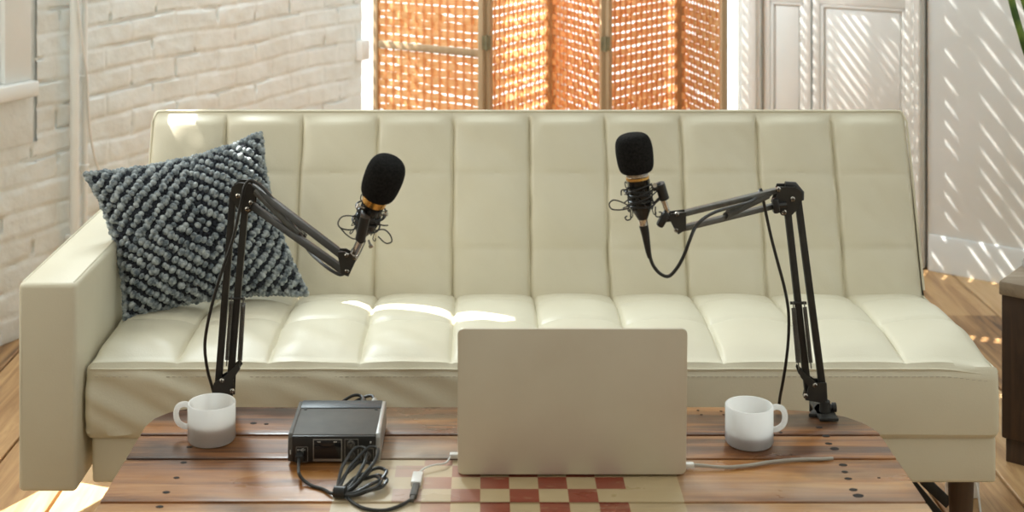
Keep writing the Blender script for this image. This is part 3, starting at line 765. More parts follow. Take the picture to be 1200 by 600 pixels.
kb = b.build('keyboard', M_KEYS, base); kb['kind'] = 'stuff'
b = MB(); b.box((LX0+.115, LD+.155, TZ+.0131), (LX1-.115, LD+.23, TZ+.0134)); b.build('trackpad', M_SILV, base)
b = MB(); b.tube([(LX0+.04, LD+.004, TZ+.0085), (LX1-.04, LD+.004, TZ+.0085)], .0042, 10); b.build('hinge', M_BLACKP, lap)
for x in (LX0+.02, LX1-.02):
    for y in (LD+.02, LD+.22): b = MB(); b.lathe([(0, 0), (.006, 0), (.006, .0018), (0, .0018)], 12, 0, Matrix.Translation((x, y, TZ+.0002))); b.build('rubber_foot', M_BLACKP, base)

# charging lead on the right
r_ = thing('charging_cable', at(880, 545, 2.21), 'grey beige charging lead with white plug running right from the laptop', 'cable')
c0 = V((LX1+.002, 2.20, TZ+.007)); 
b = MB(); b.box((LX1+.0005, 2.195, TZ+.003), (LX1+.016, 2.205, TZ+.010), .0015); b.build('plug', M_WHITEP, r_)
cp = [V((LX1+.014, 2.20, TZ+.0065)), V((LX1+.025, 2.2, TZ+.006)), onz(850, 547.5, TZ+.004), onz(880, 545, TZ+.0035), onz(905, 541, TZ+.0035), onz(935, 538.5, TZ+.003), onz(962, 538, TZ+.0028)]
cp.append(cp[-1]+V((.02, .006, -.0015)))
b = MB(); b.tube(spline(cp), .0027, 8); b.build('lead', M_GREYCAB, r_)

# ------------------------------------------------------------------ mugs
def mug(name, px, pyb, ang, label, dlabel, dmat, lvl):
    c = onz(px, pyb, TZ); R, H = .0385, .062
    root = thing(name, c, label, 'mug', 'white milk glass mugs on the coffee table'); T = Matrix.Translation(c)
    b = MB(); b.lathe([(0, .0005), (R-.006, .0005), (R-.002, .0015), (R, .005), (R, H-.001), (R-.0008, H), (R-.0026, H), (R-.0034, H-.001), (R-.0036, .009), (R-.007, .0055), (0, .005)], 64, 0, T)
    b.build('cup', M_MILK, root)
    d = V((math.cos(ang), math.sin(ang), 0)); hp = []
    for a, zz in ((R-.002, .052), (R+.008, .0545), (R+.019, .050), (R+.0235, .038), (R+.020, .025), (R+.009, .0185), (R-.002, .0195)): hp.append(c+d*a+V((0, 0, zz)))
    b = MB(); b.tube(spline(hp, 6), .0046, 12); b.build('handle', M_MILK, root)
    b = MB(); b.lathe([(0, .0062), (R-.0085, .0062), (R-.0016, .010), (R-.0016, lvl-.0005), (R-.0020, lvl), (0, lvl)], 48, 0, T)
    tag(b.build('drink', dmat, origin=c+V((0, 0, .006))), dlabel, 'drink')
mug('mug', 248, 515.5, math.radians(168), 'white milk glass mug in front of the left microphone stand, handle to the left', 'milky brown coffee half filling the left white mug', M_COFFEE, .030)
mug('mug', 878, 519, math.radians(12), 'white milk glass mug right of the laptop, handle to the right', 'pale greyish drink in the bottom of the right white mug', M_MILKDR, .020)

# ------------------------------------------------------------------ audio interface
IY0 = 2.221; IY1 = IY0+.140; IX0, IX1 = (337.5-CX)/F_PX*IY0, (445.5-CX)/F_PX*IY0; IH = .044
aif = thing('audio_interface', ((IX0+IX1)/2, (IY0+IY1)/2, TZ), 'black metal audio interface box between left mug and laptop', 'audio interface')
b = MB(); b.box((IX0+.006, IY0+.003, TZ+.003), (IX1-.006, IY1-.003, TZ+IH), .0015); case = b.build('case', M_GREYM, aif)
b = MB(); b.box((IX0+.006, IY1-.032, TZ+IH), (IX1-.006, IY1-.001, TZ+IH+.0012), .0005); b.build('top_band', M_BLUEM, case)
for x in (IX0+.012, IX1-.012):
    b = MB(); b.lathe([(0, .0014), (.0022, .0012), (.0028, 0), (0, 0)], 12, 0, Matrix.Translation((x+.002*(1 if x < -.25 else -1), IY1-.037, TZ+IH))); b.build('screw', M_BLACKP, case)
for s_, xa in ((-1, IX0), (1, IX1-.007)):
    b = MB(); pf = [(IY0-.002, .004), (IY0-.003, .022), (IY0, .040), (IY0+.006, IH+.001), (IY1-.004, IH+.001), (IY1+.002, .038), (IY1+.002, .004)]
    b.prism([(y, TZ+z) for y, z in pf], xa, xa+.007, Matrix(((0, 0, 1, 0), (1, 0, 0, 0), (0, 1, 0, 0), (0, 0, 0, 1))), bev=.0012); b.build('side_cheek', M_SILV if s_ > 0 else M_GREYM, aif)
b = MB(); fy = IY0-.0015; b.box((IX0+.0065, fy, TZ+.003), (IX1-.0065, IY0+.004, TZ+.043), .001); fp = b.build('front_panel', M_BLACKP, aif)
def fx_(px): return (px-CX)/F_PX*IY0
def fz_(py): return at(0, py, IY0).z
b = MB(); b.box((fx_(367), fy-.0006, fz_(540)), (fx_(401), fy, fz_(514)), .0002)   # outlined window
b.build('panel_outline', M_SILV, fp)
b = MB(); b.box((fx_(368), fy-.0012, fz_(537)), (fx_(400), fy-.0004, fz_(515)), .0002); b.build('dark_window', M_LCD, fp)
def outline(px0, py0, px1, py1):
    b = MB(); t_ = .0006
    X0, X1, Z0, Z1 = fx_(px0), fx_(px1), fz_(py1), fz_(py0)
    for lo, hi in (((X0, Z0), (X1, Z0+t_)), ((X0, Z1-t_), (X1, Z1)), ((X0, Z0), (X0+t_, Z1)), ((X1-t_, Z0), (X1, Z1))): b.box((lo[0], fy-.0006, lo[1]), (hi[0], fy, hi[1]))
    return b
outline(404, 514, 420, 541).build('panel_outline', M_SILV, fp); outline(423, 525, 438, 541).build('panel_outline', M_SILV, fp); outline(347, 523, 361, 541).build('panel_outline', M_SILV, fp)
for (px, py, r) in ((411.5, 519.5, .0062), (412, 532.5, .0058), (430.5, 532.5, .0062)):
    b = MB(); b.lathe([(0, .007), (r*.45, .007), (r*.5, .002), (r*.62, .002), (r*.7, .006), (r, .005), (r, 0)], 24, 0, axis_mtx(V((fx_(px), fy, fz_(py))), V((0, -1, 0)))); b.build('jack', M_GREYM, fp)
b = MB()     # USB trident mark
uc = V((fx_(353.5), fy-.0009, fz_(526.5)))
b.bar(uc+V((-.005, 0, 0)), uc+V((.006, 0, 0)), .0007, .0006); b.bar(uc+V((-.001, 0, 0)), uc+V((.002, 0, .002)), .0006, .0006); b.bar(uc+V((.002, 0, .002)), uc+V((.004, 0, .002)), .0006, .0006)
b.bar(uc+V((-.002, 0, 0)), uc+V((.001, 0, -.002)), .0006, .0006); b.bar(uc+V((.001, 0, -.002)), uc+V((.003, 0, -.002)), .0006, .0006)
b.lathe([(0, .0006), (.0012, .0004), (.0012, 0)], 10, 0, axis_mtx(uc+V((-.0055, 0, 0)), V((0, -1, 0)))); b.build('usb_mark', M_PRINT, fp)
for (px, py) in ((374, 517), (393, 517), (340.5, 529), (441.5, 529)):
    b = MB(); h_ = .0035 if py > 520 else .0006; b.box((fx_(px)-.0008 if h_ > .001 else fx_(px)-.0025, fy-.0018, fz_(py)-h_), (fx_(px)+.0008 if h_ > .001 else fx_(px)+.0025, fy-.0010, fz_(py)+h_)); b.build('panel_mark', M_PRINT, fp)
b = MB(); b.lathe([(0, .003), (.0012, .003), (.0014, 0)], 10, 0, axis_mtx(V((fx_(434.5), fy, fz_(517.5))), V((0, -1, 0)))); b.build('led', M_PRINT, fp)
for x in (IX0+.02, IX1-.02):
    for y in (IY0+.02, IY1-.02): b = MB(); b.lathe([(0, 0), (.007, 0), (.006, .0035), (0, .0035)], 14, 0, Matrix.Translation((x, y, TZ+.0003))); b.build('rubber_foot', M_BLACKP, aif)

# mic leads plugged into the far side of the interface
for n_, (px, dx) in enumerate(((424, .0), (437, .012))):
    r_ = thing('microphone_plug', (fx_(px), IY1+.02, TZ+.03), ('left', 'right')[n_]+' black plug and looping lead behind the audio interface', 'plug')
    x = (px-CX)/F_PX*IY1
    b = MB(); b.tube([(x, IY1+.002, TZ+.030), (x, IY1+.02, TZ+.030), (x, IY1+.034, TZ+.032)], [.0072, .0072, .005], 14); b.build('plug_shell', M_BLACKP if n_ == 0 else M_SILV, r_)
    b = MB(); b.tube(spline([(x, IY1+.033, TZ+.032), (x-.006, IY1+.048, TZ+.034), (x-.020, IY1+.048, TZ+.034-.003*n_), (x-.042, IY1+.043, TZ+.022), (x-.06-.02*n_, IY1+.03, TZ+.008), (x-.09, IY1+.045, TZ+.0032)]), .0026, 8); b.build('lead', M_CABLE, r_)

# coiled usb cable in front of the interface
cc = thing('usb_cable', onz(425, 568, TZ), 'black usb cable coiled and tied beside the audio interface', 'cable')
b = MB(); b.box((fx_(347.5), IY0-.019, fz_(537)), (fx_(356.5), IY0-.002, fz_(528)), .002); b.build('plug', M_BLACKP, cc)
def tz(x, y, h): return onz(x, y, TZ+h)
A = [V((fx_(352), IY0-.018, fz_(532))), tz(350, 553, .016), tz(355, 562, .007), tz(365, 569, .003), tz(378, 573, .003), tz(388, 578, .0045)]
b = MB(); tie = tz(398, 577, .009)
pts = A + [tz(394, 577, .006)]
random.seed(21)
loops = [((424, 550), .030), ((440, 553), .034), ((451, 562), .014), ((446, 572), .012), ((430, 556), .018), ((452, 568), .007)]
for (pk, h) in loops:
    far = tz(pk[0], pk[1], 0); d = far-V((tie.x, tie.y, 0)); d.z = 0; L_ = d.length; d.normalize(); sd = V((-d.y, d.x, 0))
    wd = .017+random.random()*.009
    for q_ in range(1, 12):
        a = 2*PI*q_/12; rad = (1-math.cos(a))/2
        pts.append(V((tie.x, tie.y, 0))+d*L_*rad+sd*wd*math.sin(a)*(.6+.4*rad)+V((0, 0, TZ+.004+h*rad*(1 if h > .02 else .8)+.002*(q_ % 2))))
    pts.append(tie+V((random.uniform(-.004, .004), random.uniform(-.003, .003), random.uniform(-.001, .005))))
pts += [tz(404, 578, .006), tz(412, 588, .003), tz(428, 596, .003), tz(450, 598, .003), tz(470, 592, .003), tz(484, 584, .004)]
b.tube(spline(pts, 5), .0026, 7); b.build('lead', M_CABLE, cc)
b = MB(); b.tube([tie+V((-.008, .002, 0)), tie+V((.009, -.002, .001))], .0085, 14); b.build('cable_tie', M_BLACKP, cc)
b = MB(); p0, p1 = tz(484, 582, .0045), tz(488, 568, .0045); b.bar(p0, p1, .010, .007, up=V((0, 0, 1)), bev=.001); b.bar(p0-(p1-p0)*.35, p0, .006, .006, up=V((0, 0, 1)), bev=.001); b.build('plug', M_GREYM, cc)
ad = thing('usb_adapter', tz(490, 560, 0), 'white usb adapter with thin lead leading to the laptop', 'adapter')
b = MB(); p0, p1 = tz(487.2, 567.5, .005), tz(490, 555, .005); b.bar(p0, p1, .015, .008, up=V((0, 0, 1)), bev=.0012); b.build('housing', M_WHITEP, ad)
b = MB(); b.tube(spline([p1, tz(497, 549, .006), tz(508, 545, .007), tz(522, 542.5, .006), V((LX0-.012, 2.235, TZ+.006))]), .0014, 8); b.build('lead', M_WHITEP, ad)
b = MB(); b.box((LX0-.014, 2.230, TZ+.003), (LX0-.0005, 2.240, TZ+.010), .001); b.build('plug', M_WHITEP, ad)

# ------------------------------------------------------------------ microphone stands
def screw(p, nrm, r=.0042, parent=None):
    b = MB(); m_ = axis_mtx(p, nrm); b.lathe([(0, .0032), (r*.6, .003), (r, .0012), (r, -.001), (0, -.001)], 12, 0, m_)
    b.box((-r*.75, -.0006, .0028), (r*.75, .0006, .0036), 0, 1, m_); b.box((-.0006, -r*.75, .0028), (.0006, r*.75, .0036), 0, 1, m_)
    return b.build('screw', [M_SCREW, M_HOLE], parent)
def plate_px(poly, D, th, parent, name='joint_bracket', mt=None):
    """two steel cheeks traced at distance D, th apart"""
    b = MB()
    for dd in (-th/2, th/2):
        q = [at(x, y, D) for x, y in poly]; c0_ = q[0]
        vs = [p+V((0, dd-.0012, 0)) for p in q]+[p+V((0, dd+.0012, 0)) for p in q]; n_ = len(q)
        b.add(vs, [list(range(n_)), [n_+i for i in range(n_)][::-1]]+[[i, (i+1) % n_, n_+(i+1) % n_, n_+i] for i in range(n_)], 0, False)
    cx_ = sum(p[0] for p in poly)/len(poly); cy_ = sum(p[1] for p in poly)/len(poly); c_ = at(cx_, cy_, D)
    b.tube([c_+V((0, -th/2, 0)), c_+V((0, th/2, 0))], .004, 8)
    return b.build(name, mt or M_STEEL, parent)
def coil(p0, p1, r, turns, wire=.0008):
    p0 = V(p0); p1 = V(p1); m_ = axis_mtx(p0, p1-p0); L_ = (p1-p0).length; pts = []
    for i in range(turns*8+1): a = 2*PI*i/8; pts.append(m_ @ V((r*math.cos(a), r*math.sin(a), L_*i/(turns*8))))
    return pts
def twin_bars(pairs, D0, D1, parent, name, mt=M_STEEL, w_=.0115):
    for (a, b_) in pairs:
        p0, p1 = at(a[0], a[1], D0), at(b_[0], b_[1], D1)
        for dd in (-1, 1):      # each arm bar is one square tube
            if dd > 0: continue
            q = MB(); q.bar(p0, p1, w_, .0100, bev=.0012); q.build(name, mt, parent)
def spring(a, b_, D0, D1, parent, r=.0042):
    p0, p1 = at(*a, D0), at(*b_, D1); q = MB(); q.tube(coil(p0, p1, r, 46), .0009, 5)
    e_ = (p1-p0).normalized(); q.tube([p0-e_*.010, p0], .0011, 6); q.tube([p1, p1+e_*.010], .0011, 6)
    q.build('spring', M_STEELG, parent)

# left stand
LB, LE = 2.435, 2.195
ls = thing('microphone_stand', V((at(262, 470, LB).x, LB, TZ)), 'black scissor arm stand at left, in front of the knitted cushion', 'microphone stand', 'scissor arm microphone stands clamped to the table')
twin_bars([((273.5, 224), (256, 449)), ((287, 246), (270.5, 440))], LB, LB, ls, 'lower_bar')
twin_bars([((297, 219), (404, 301)), ((294, 240), (403, 317))], LB-.005, LE, ls, 'upper_bar')
plate_px([(252, 446), (250, 463), (274, 465), (275, 441), (283, 429), (280, 423), (265, 438)], LB-.004, .022, ls, 'base_bracket')
plate_px([(271, 228), (273, 217), (281, 212), (295, 213), (300, 220), (299, 243), (290, 250), (281, 244)], LB-.002, .024, ls, 'joint_bracket')
plate_px([(397, 300), (397, 293), (405, 293), (418, 300), (417, 305), (409, 322), (401, 319)], LE, .018, ls, 'end_bracket')
for p_ in ((279, 229.5), (294, 237.5), (290, 245)): screw(at(*p_, LB-.0155), V((0, -1, 0)), parent=ls)
for p_ in ((406, 299.5), (406.5, 317.5), (415.5, 302)): screw(at(*p_, LE-.0115), V((0, -1, 0)), .0036, parent=ls)
for p_ in ((260, 446), (272, 458)): screw(at(*p_, LB-.0165), V((0, -1, 0)), parent=ls)
q = MB(); q.tube([at(268, 350, LB-.006), at(287, 350, LB-.006)], .0022, 8); q.build('spring_pin', M_STEEL, ls)
spring((271, 353), (266, 422), LB-.012, LB-.012, ls, .0030); spring((285, 355), (281, 422), LB-.010, LB-.010, ls, .0036)
spring((300, 225), (352, 276), LB-.02, LB-.13, ls, .0052); spring((304, 222), (356, 272), LB+.0, LB-.11, ls, .0048)
q = MB(); q.tube([at(350, 283, LB-.11), at(358, 276, LB-.11)], .003, 8); q.build('spring_pin', M_STEEL, ls)
def clamp(px, D, parent):
    x = at(px, 465, D).x; q = MB()
    q.box((x-.016, D-.035, TZ+.001), (x+.016, TYF+.010, TZ+.006), .001); q.box((x-.016, TYF+.004, TZ-.085), (x+.016, TYF+.010, TZ+.006), .001)
    q.box((x-.016, D-.030, TZ-.085), (x+.016, TYF+.010, TZ-.079), .001)
    q.tube([(x, D-.005, TZ+.004), (x, D-.005, TZ+.024)], [.010, .0085], 14); q.build('clamp', M_STEEL, parent)
    q = MB(); q.tube([(x, D-.010, TZ-.10), (x, D-.010, TZ-TT-.002)], .004, 8); q.lathe([(0, 0), (.011, 0), (.011, .003), (0, .003)], 14, 0, Matrix.Translation((x, D-.010, TZ-TT-.0045))); q.tube([(x-.015, D-.01, TZ-.1), (x+.015, D-.01, TZ-.1)], .003, 8)
    q.build('clamp_screw', M_CHROME, parent)
    return x
clamp(262, LB, ls)

# right stand
RB_, RE = 2.418, 2.19
rs = thing('microphone_stand', V((at(966, 470, RB_).x, RB_, TZ)), 'black scissor arm stand at right with its clamp showing on the table edge', 'microphone stand', 'scissor arm microphone stands clamped to the table')
twin_bars([((923, 248), (947, 461)), ((935, 234), (963.5, 452))], RB_, RB_, rs, 'lower_bar')
twin_bars([((911, 223), (793, 252)), ((908, 241), (793, 269))], RB_-.004, RE, rs, 'upper_bar', M_STEELG, .0085)  # pale steel carries the sky's reflection in its colour
plate_px([(912, 217), (930, 217), (937, 222), (938, 233), (932, 244), (924, 252), (914, 250), (905, 238)], RB_-.002, .024, rs)
b = MB(); b.tube([at(920, 216.5, RB_), at(931, 217, RB_), at(938.5, 226, RB_), at(938, 234, RB_)], .006, 10); b.build('joint_cap', M_BLACKP, rs)
plate_px([(935, 429), (946, 439), (955, 446), (966, 446), (965, 470), (942, 466), (946, 450), (937, 440), (934, 432)], RB_-.003, .020, rs, 'base_bracket')
plate_px([(782, 252), (786, 249), (803, 247), (803, 267), (794, 273), (789, 266)], RE, .016, rs, 'end_bracket')
for p_ in ((912, 222), (928.7, 233.3), (918.7, 248.7)): screw(at(*p_, RB_-.0155), V((0, -1, 0)), .0046, parent=rs)
for p_ in ((793.3, 251.3), (792.5, 269.5)): screw(at(*p_, RE-.0105), V((0, -1, 0)), .0038, parent=rs)
for p_ in ((955, 451.5), (944, 464)): screw(at(*p_, RB_-.0145), V((0, -1, 0)), parent=rs)
for (px, py, D) in ((909, 241, RB_-.02), (777, 257, RE-.006)):       # wing knobs
    c_ = at(px, py, D); q = MB(); q.box((c_.x-.006, c_.y-.006, c_.z-.013), (c_.x+.006, c_.y+.006, c_.z+.013), .004, mtx=Matrix.Translation(c_) @ Matrix.Rotation(.5 if px < 800 else -.1, 4, 'Y') @ Matrix.Translation(-c_)); q.tube([c_, c_+V((.018, .004, .001))], .005, 10); q.build('knob', M_BLACKP, rs)
q = MB(); q.tube([at(926, 355, RB_-.006), at(945, 355, RB_-.006)], .0026, 8); q.build('spring_pin', M_STEEL, rs)
spring((930, 361), (935.5, 425), RB_-.012, RB_-.012, rs, .0036); spring((943, 360), (950, 425), RB_-.010, RB_-.010, rs, .0030)
spring((900, 229), (850, 253), RB_-.03, RB_-.13, rs, .0050); spring((903, 226), (853, 249), RB_-.02, RB_-.12, rs, .0046)
xq = clamp(966, RB_, rs)
q = MB(); q.tube([at(965, 449, RB_), at(966.5, 476, RB_)], .0055, 12); q.build('post', M_STEEL, rs)
c_ = onz(958, 483, TZ); q = MB(); q.prism([(c_.x-.020, c_.y-.022), (c_.x+.012, c_.y-.024), (c_.x+.020, c_.y+.022), (c_.x+.004, c_.y+.022)], TZ+.0005, TZ+.006, bev=.001); q.build('clamp_plate', M_STEEL, rs)
q = MB(); kx = at(975, 480, RB_); q.tube([(xq+.006, RB_-.002, TZ+.012), (kx.x+.004, RB_-.002, TZ+.012)], .0055, 12); q.tube([(kx.x, RB_-.002, TZ+.012), (kx.x+.006, RB_-.002, TZ+.012)], .008, 12); q.build('knob', M_BLACKP, rs)

# ------------------------------------------------------------------ microphones in shock mounts
def microphone(ringc, axis, sc, label, gold_only, conn):
    """ringc: centre of the brass ring; axis: unit vector toward the foam"""
    m_ = axis_mtx(ringc, axis) @ Matrix.Scale(sc, 4)
    root = thing('microphone', ringc, label, 'microphone', 'studio microphones with foam covers')
    b = MB(); b.lathe([(0, -.069), (.008, -.069), (.0105, -.064), (.0165, -.052), (.0178, -.050), (.0178, -.006), (.0183, -.005), (.0183, -.003), (.0176, -.003)], 40, 0, m_); body = b.build('body', M_MICB, root)
    b = MB(); b.lathe([(.0178, -.0042), (.0190, -.003), (.0190, .0005), (.0178, .0015)] if not gold_only else [(.0178, -.0062), (.0192, -.005), (.0192, .007), (.0178, .008)], 40, 0, m_); b.build('brass_ring', M_GOLD, root)
    b = MB(); b.lathe([(.0172, .000), (.0178, .002), (.0178, .020), (.0165, .030)], 40, 0, m_)
    for i in range(36):
        a = 2*PI*i/36; b.tube([m_ @ V((.0180*math.cos(a), .0180*math.sin(a), .001)), m_ @ V((.0180*math.cos(a), .0180*math.sin(a), .018))], .0004*sc, 4)
    for k_ in range(5): b.tube([m_ @ V((.0181*math.cos(2*PI*i/40), .0181*math.sin(2*PI*i/40), .002+.003*k_)) for i in range(40)], .0003*sc, 4, closed=True)
    b.build('metal_mesh', M_CHROME, root)
    # foam: rounded barrel, slightly wider near the top
    pr = [(.014, .0065), (.020, .0068), (.0245, .009), (.0275, .014), (.0295, .024), (.0305, .038), (.0305, .050), (.0290, .061), (.0255, .0695), (.0195, .0745), (.012, .0765), (.005, .077), (0, .077)]
    if not gold_only: pr = [(r, z*.92+.001) for r, z in pr]
    b = MB(); n_ = 96; P_ = spline([V((r, 0, z)) for r, z in pr], 5)
    prof_ = [(max(0, p.x), p.z) for p in P_]; prof_[-1] = (0, prof_[-1][1])
    o_ = len(b.v); b.lathe(prof_, n_, 0, None)
    for i, v in enumerate(b.v):
        d = .00025*noise.noise(v*900)+.0002*noise.noise(v*1700); v2 = v+v.normalized()*d; b.v[i] = m_ @ v2
    b.build('foam_cover', M_FOAM, root)
    if conn:
        b = MB(); b.lathe([(.0085, -.0675), (.0075, -.070), (.0075, -.079), (.0, -.079)], 24, 0, m_); b.build('connector_ring', M_CHROME, root)
    return root, m_
def shock_mount(m_, sc, label, side, bolt_a, bolt_b, sw_a, sw_b, loops_, hooks):
    root = thing('shock_mount', m_ @ V((0, 0, -.035)), label, 'shock mount', 'shock mounts holding the microphones')
    for z, r in ((-.020, .0245), (-.045, .0225)):
        b = MB(); b.tube([m_ @ V((r*math.cos(2*PI*i/40), r*math.sin(2*PI*i/40), z+.0015*math.sin(4*PI*i/40))) for i in range(40)], .0015*sc, 8, closed=True); b.build('outer_ring', M_BLACKP, root)
    b = MB()
    for z in (-.028, -.038): b.lathe([(.0182, z-.002), (.0196, z-.001), (.0196, z+.001), (.0182, z+.002)], 36, 0, m_)
    b.build('inner_collar', M_BLACKP, root)
    for k_ in range(4):
        a = PI/4+PI/2*k_; b = MB()
        pts = [(.0245, -.020), (.0275, -.019), (.0285, -.012), (.0262, -.0095), (.0245, -.0125)]
        b.tube(spline([m_ @ V((r*math.cos(a), r*math.sin(a), z)) for r, z in pts], 4), .00085*sc, 6); b.build('hook', M_BLACKP, root); b = MB()
        pts = [(.0225, -.045), (.0235, -.056), (.0265, -.0595), (.0295, -.057), (.0285, -.0535)]
        b.tube(spline([m_ @ V((r*math.cos(a), r*math.sin(a), z)) for r, z in pts], 4), .00085*sc, 6); b.build('hook', M_BLACKP, root)
    b = MB(); pts = []
    for i in range(9):
        a = 2*PI*i/8+.2; rr, zz = (.0255, -.016) if i % 2 == 0 else (.0200, -.036); pts.append(m_ @ V((rr*math.cos(a), rr*math.sin(a), zz)))
    b.tube(pts, .0010*sc, 6, closed=False)
    pts = []
    for i in range(9):
        a = 2*PI*i/8+.5; rr, zz = (.0240, -.050) if i % 2 == 0 else (.0200, -.030); pts.append(m_ @ V((rr*math.cos(a), rr*math.sin(a), zz)))
    b.tube(pts, .0010*sc, 6); b.build('elastic_cord', M_CABLE, root)
    for lp in loops_:
        b = MB(); b.tube(spline(lp, 6), .0011, 6); b.build('wire_loop', M_BLACKP, root)
    for h_ in hooks:
        b = MB(); b.lathe([(0, .004), (.0035, .004), (.0035, .001), (.0018, .001), (.0018, -.008), (0, -.008)], 12, 0, axis_mtx(*h_)); b.build('thumb_screw', M_SCREW, root)
    b = MB(); b.tube([sw_a, sw_b], .0078, 16); b.tube([sw_a.lerp(sw_b, .15), m_ @ V((.0245*side[0], .0245*side[1], -.020))], [.0062, .0045], 12)
    b.tube([sw_a.lerp(sw_b, .75), m_ @ V((.0225*side[0], .0225*side[1], -.045))], [.003, .002], 8); b.build('swivel', M_BLACKP, root)
    br = .0062 if sc > .96 else .0045; b = MB(); b.tube([bolt_a, bolt_b], br, 14); b.tube([bolt_a.lerp(bolt_b, .8), bolt_b], br*1.25, 6); b.build('threaded_bolt', M_CHROME, root)
    return root
# left microphone
MD = 2.175
a_ = (at(448.5, 211, MD-.012)-at(439.5, 234, MD)).normalized()
mr_, mm = microphone(at(439.5, 234, MD), a_, .98, 'left studio microphone, tilted right, black foam cover and wide brass ring', True, False)
lp1 = [at(x, y, d) for x, y, d in ((426, 256, MD-.015), (412, 253, MD-.03), (401, 254, MD-.03), (396, 262, MD-.02), (401, 268, MD-.01), (414, 269, MD), (424, 262, MD))]
lp1b = [at(x, y, d) for x, y, d in ((398, 266, MD-.02), (406, 275, MD-.015), (415, 280, MD-.01), (424, 276, MD-.01))]
lp2 = [at(x, y, d) for x, y, d in ((440, 270, MD-.01), (450, 269, MD-.02), (457, 275, MD-.02), (459, 283, MD-.015), (452, 285, MD-.01), (443, 277, MD-.01))]
lp3 = [at(x, y, d) for x, y, d in ((440, 262, MD-.02), (449, 264, MD-.02), (455, 264, MD-.02))]
shock_mount(mm, .98, 'left shock mount, wire loops around the tilted microphone', (-.5, -.6), at(423, 281, MD-.028), at(414.5, 299, LE-.004), at(428, 254, MD-.036), at(422, 281, MD-.030), [lp1, lp1b, lp2, lp3],
            [(at(421, 242, MD-.01), V((-1, -.3, .4))), (at(451, 251, MD-.01), V((1, -.3, .3))), (at(434, 287, MD-.01), V((.4, -.6, -.7)))])
# right microphone
MD2 = 2.18
a_ = (at(742.8, 175, MD2)-at(747.0, 208, MD2)).normalized()
mr_, mm2 = microphone(at(747.0, 207.5, MD2), a_, .94, 'right upright studio microphone with black foam cover, thin brass ring and hanging plug', False, True)
lq1 = [at(x, y, d) for x, y, d in ((737, 244, MD2-.01), (727, 246, MD2-.02), (717, 245, MD2-.02), (714, 239, MD2-.02), (719, 234.5, MD2-.02), (729, 237, MD2-.015), (738, 242, MD2-.01))]
lq2 = [at(x, y, d) for x, y, d in ((731, 238, MD2-.02), (740, 232, MD2-.026), (752, 229, MD2-.028), (765, 222, MD2-.02))]
lq3 = [at(x, y, d) for x, y, d in ((732, 228, MD2-.018), (742, 224, MD2-.026), (756, 219, MD2-.026), (764, 215, MD2-.02))]
lq4 = [at(x, y, d) for x, y, d in ((730, 244, MD2-.02), (745, 238, MD2-.028), (760, 232, MD2-.026), (770, 224, MD2-.01))]
lq5 = [at(x, y, d) for x, y, d in ((728, 229, MD2-.016), (728.5, 223, MD2-.016), (734, 223, MD2-.016), (734.5, 227, MD2-.016))]
lq6 = [at(x, y, d) for x, y, d in ((739, 246, MD2-.018), (739, 256, MD2-.018), (735, 258, MD2-.018), (732.5, 255, MD2-.018), (735, 253, MD2-.018))]
lq7 = [at(x, y, d) for x, y, d in ((768, 242, MD2-.010), (768.5, 253, MD2-.010), (774.5, 253.5, MD2-.010), (775, 249, MD2-.010), (772, 248.5, MD2-.010))]
shock_mount(mm2, .94, 'right shock mount, wire loops around the upright microphone', (.9, -.3), at(777, 233, MD2), at(782.5, 250, RE-.002), at(773, 215, MD2-.004), at(778.5, 233, MD2), [lq1, lq2, lq3, lq4, lq5, lq6, lq7],
            [(at(767, 217, MD2-.018), V((0, -1, .2)))])
# right mic cable
r_ = thing('microphone_cable', at(782, 324, 2.2), 'black lead looping from the right microphone over its arm to the table', 'cable')
top_ = mm2 @ V((0, 0, -.079))
b = MB(); b.tube([top_, at(756.5, 275, MD2), at(760, 296, MD2), at(761.5, 302, MD2)], [.0072, .0062, .0042, .0034], 16); b.build('plug', M_BLACKP, r_)
rc = [at(x, y, d) for x, y, d in ((761.5, 301, 2.18), (766, 312, 2.18), (774, 321, 2.185), (784, 323.5, 2.19), (794, 313, 2.19), (802, 298, 2.19), (808, 282, 2.19), (815, 266, 2.20), (826, 255, 2.21), (842, 247, 2.235), (864, 241, 2.29), (880, 236, 2.33), (889, 228, 2.375), (891.5, 222, 2.385),
                                 (894, 232, 2.375), (897, 247, 2.38), (903, 275, 2.385), (911, 306, 2.39), (919, 336, 2.40), (924, 365, 2.40), (924, 395, 2.41), (921, 425, 2.42), (917, 450, 2.44), (914, 466, 2.46), (913, 480, 2.47))]
rc.append(rc[-1]+V((0, .004, -.06)))
b = MB(); b.tube(spline(rc, 6), .0027, 8); b.build('lead', M_CABLE, r_)
# left mic cable
r_ = thing('microphone_cable', at(250, 400, 2.4), 'black lead drooping beside the left stand from its elbow', 'cable')
lc = [at(x, y, d) for x, y, d in ((427, 282, 2.205), (419, 299, 2.225), (409, 314, 2.235), (401, 321.5, 2.23), (393, 319.5, 2.23), (379, 310, 2.25), (362, 294, 2.29), (352, 276, 2.305), (333, 250, 2.35), (312, 224, 2.39), (300, 214, 2.40), (293, 211.5, 2.405), (286.5, 219, 2.405), (281.5, 243, 2.405), (273, 280, 2.405), (262, 312, 2.405), (252, 344, 2.405), (244, 376, 2.41), (240, 405, 2.42), (243, 433, 2.43), (249, 455, 2.46), (252, 470, 2.475))]
lc.append(lc[-1]+V((0, .004, -.06)))
b = MB(); b.tube(spline(lc, 6), .0027, 8); b.build('lead', M_CABLE, r_)

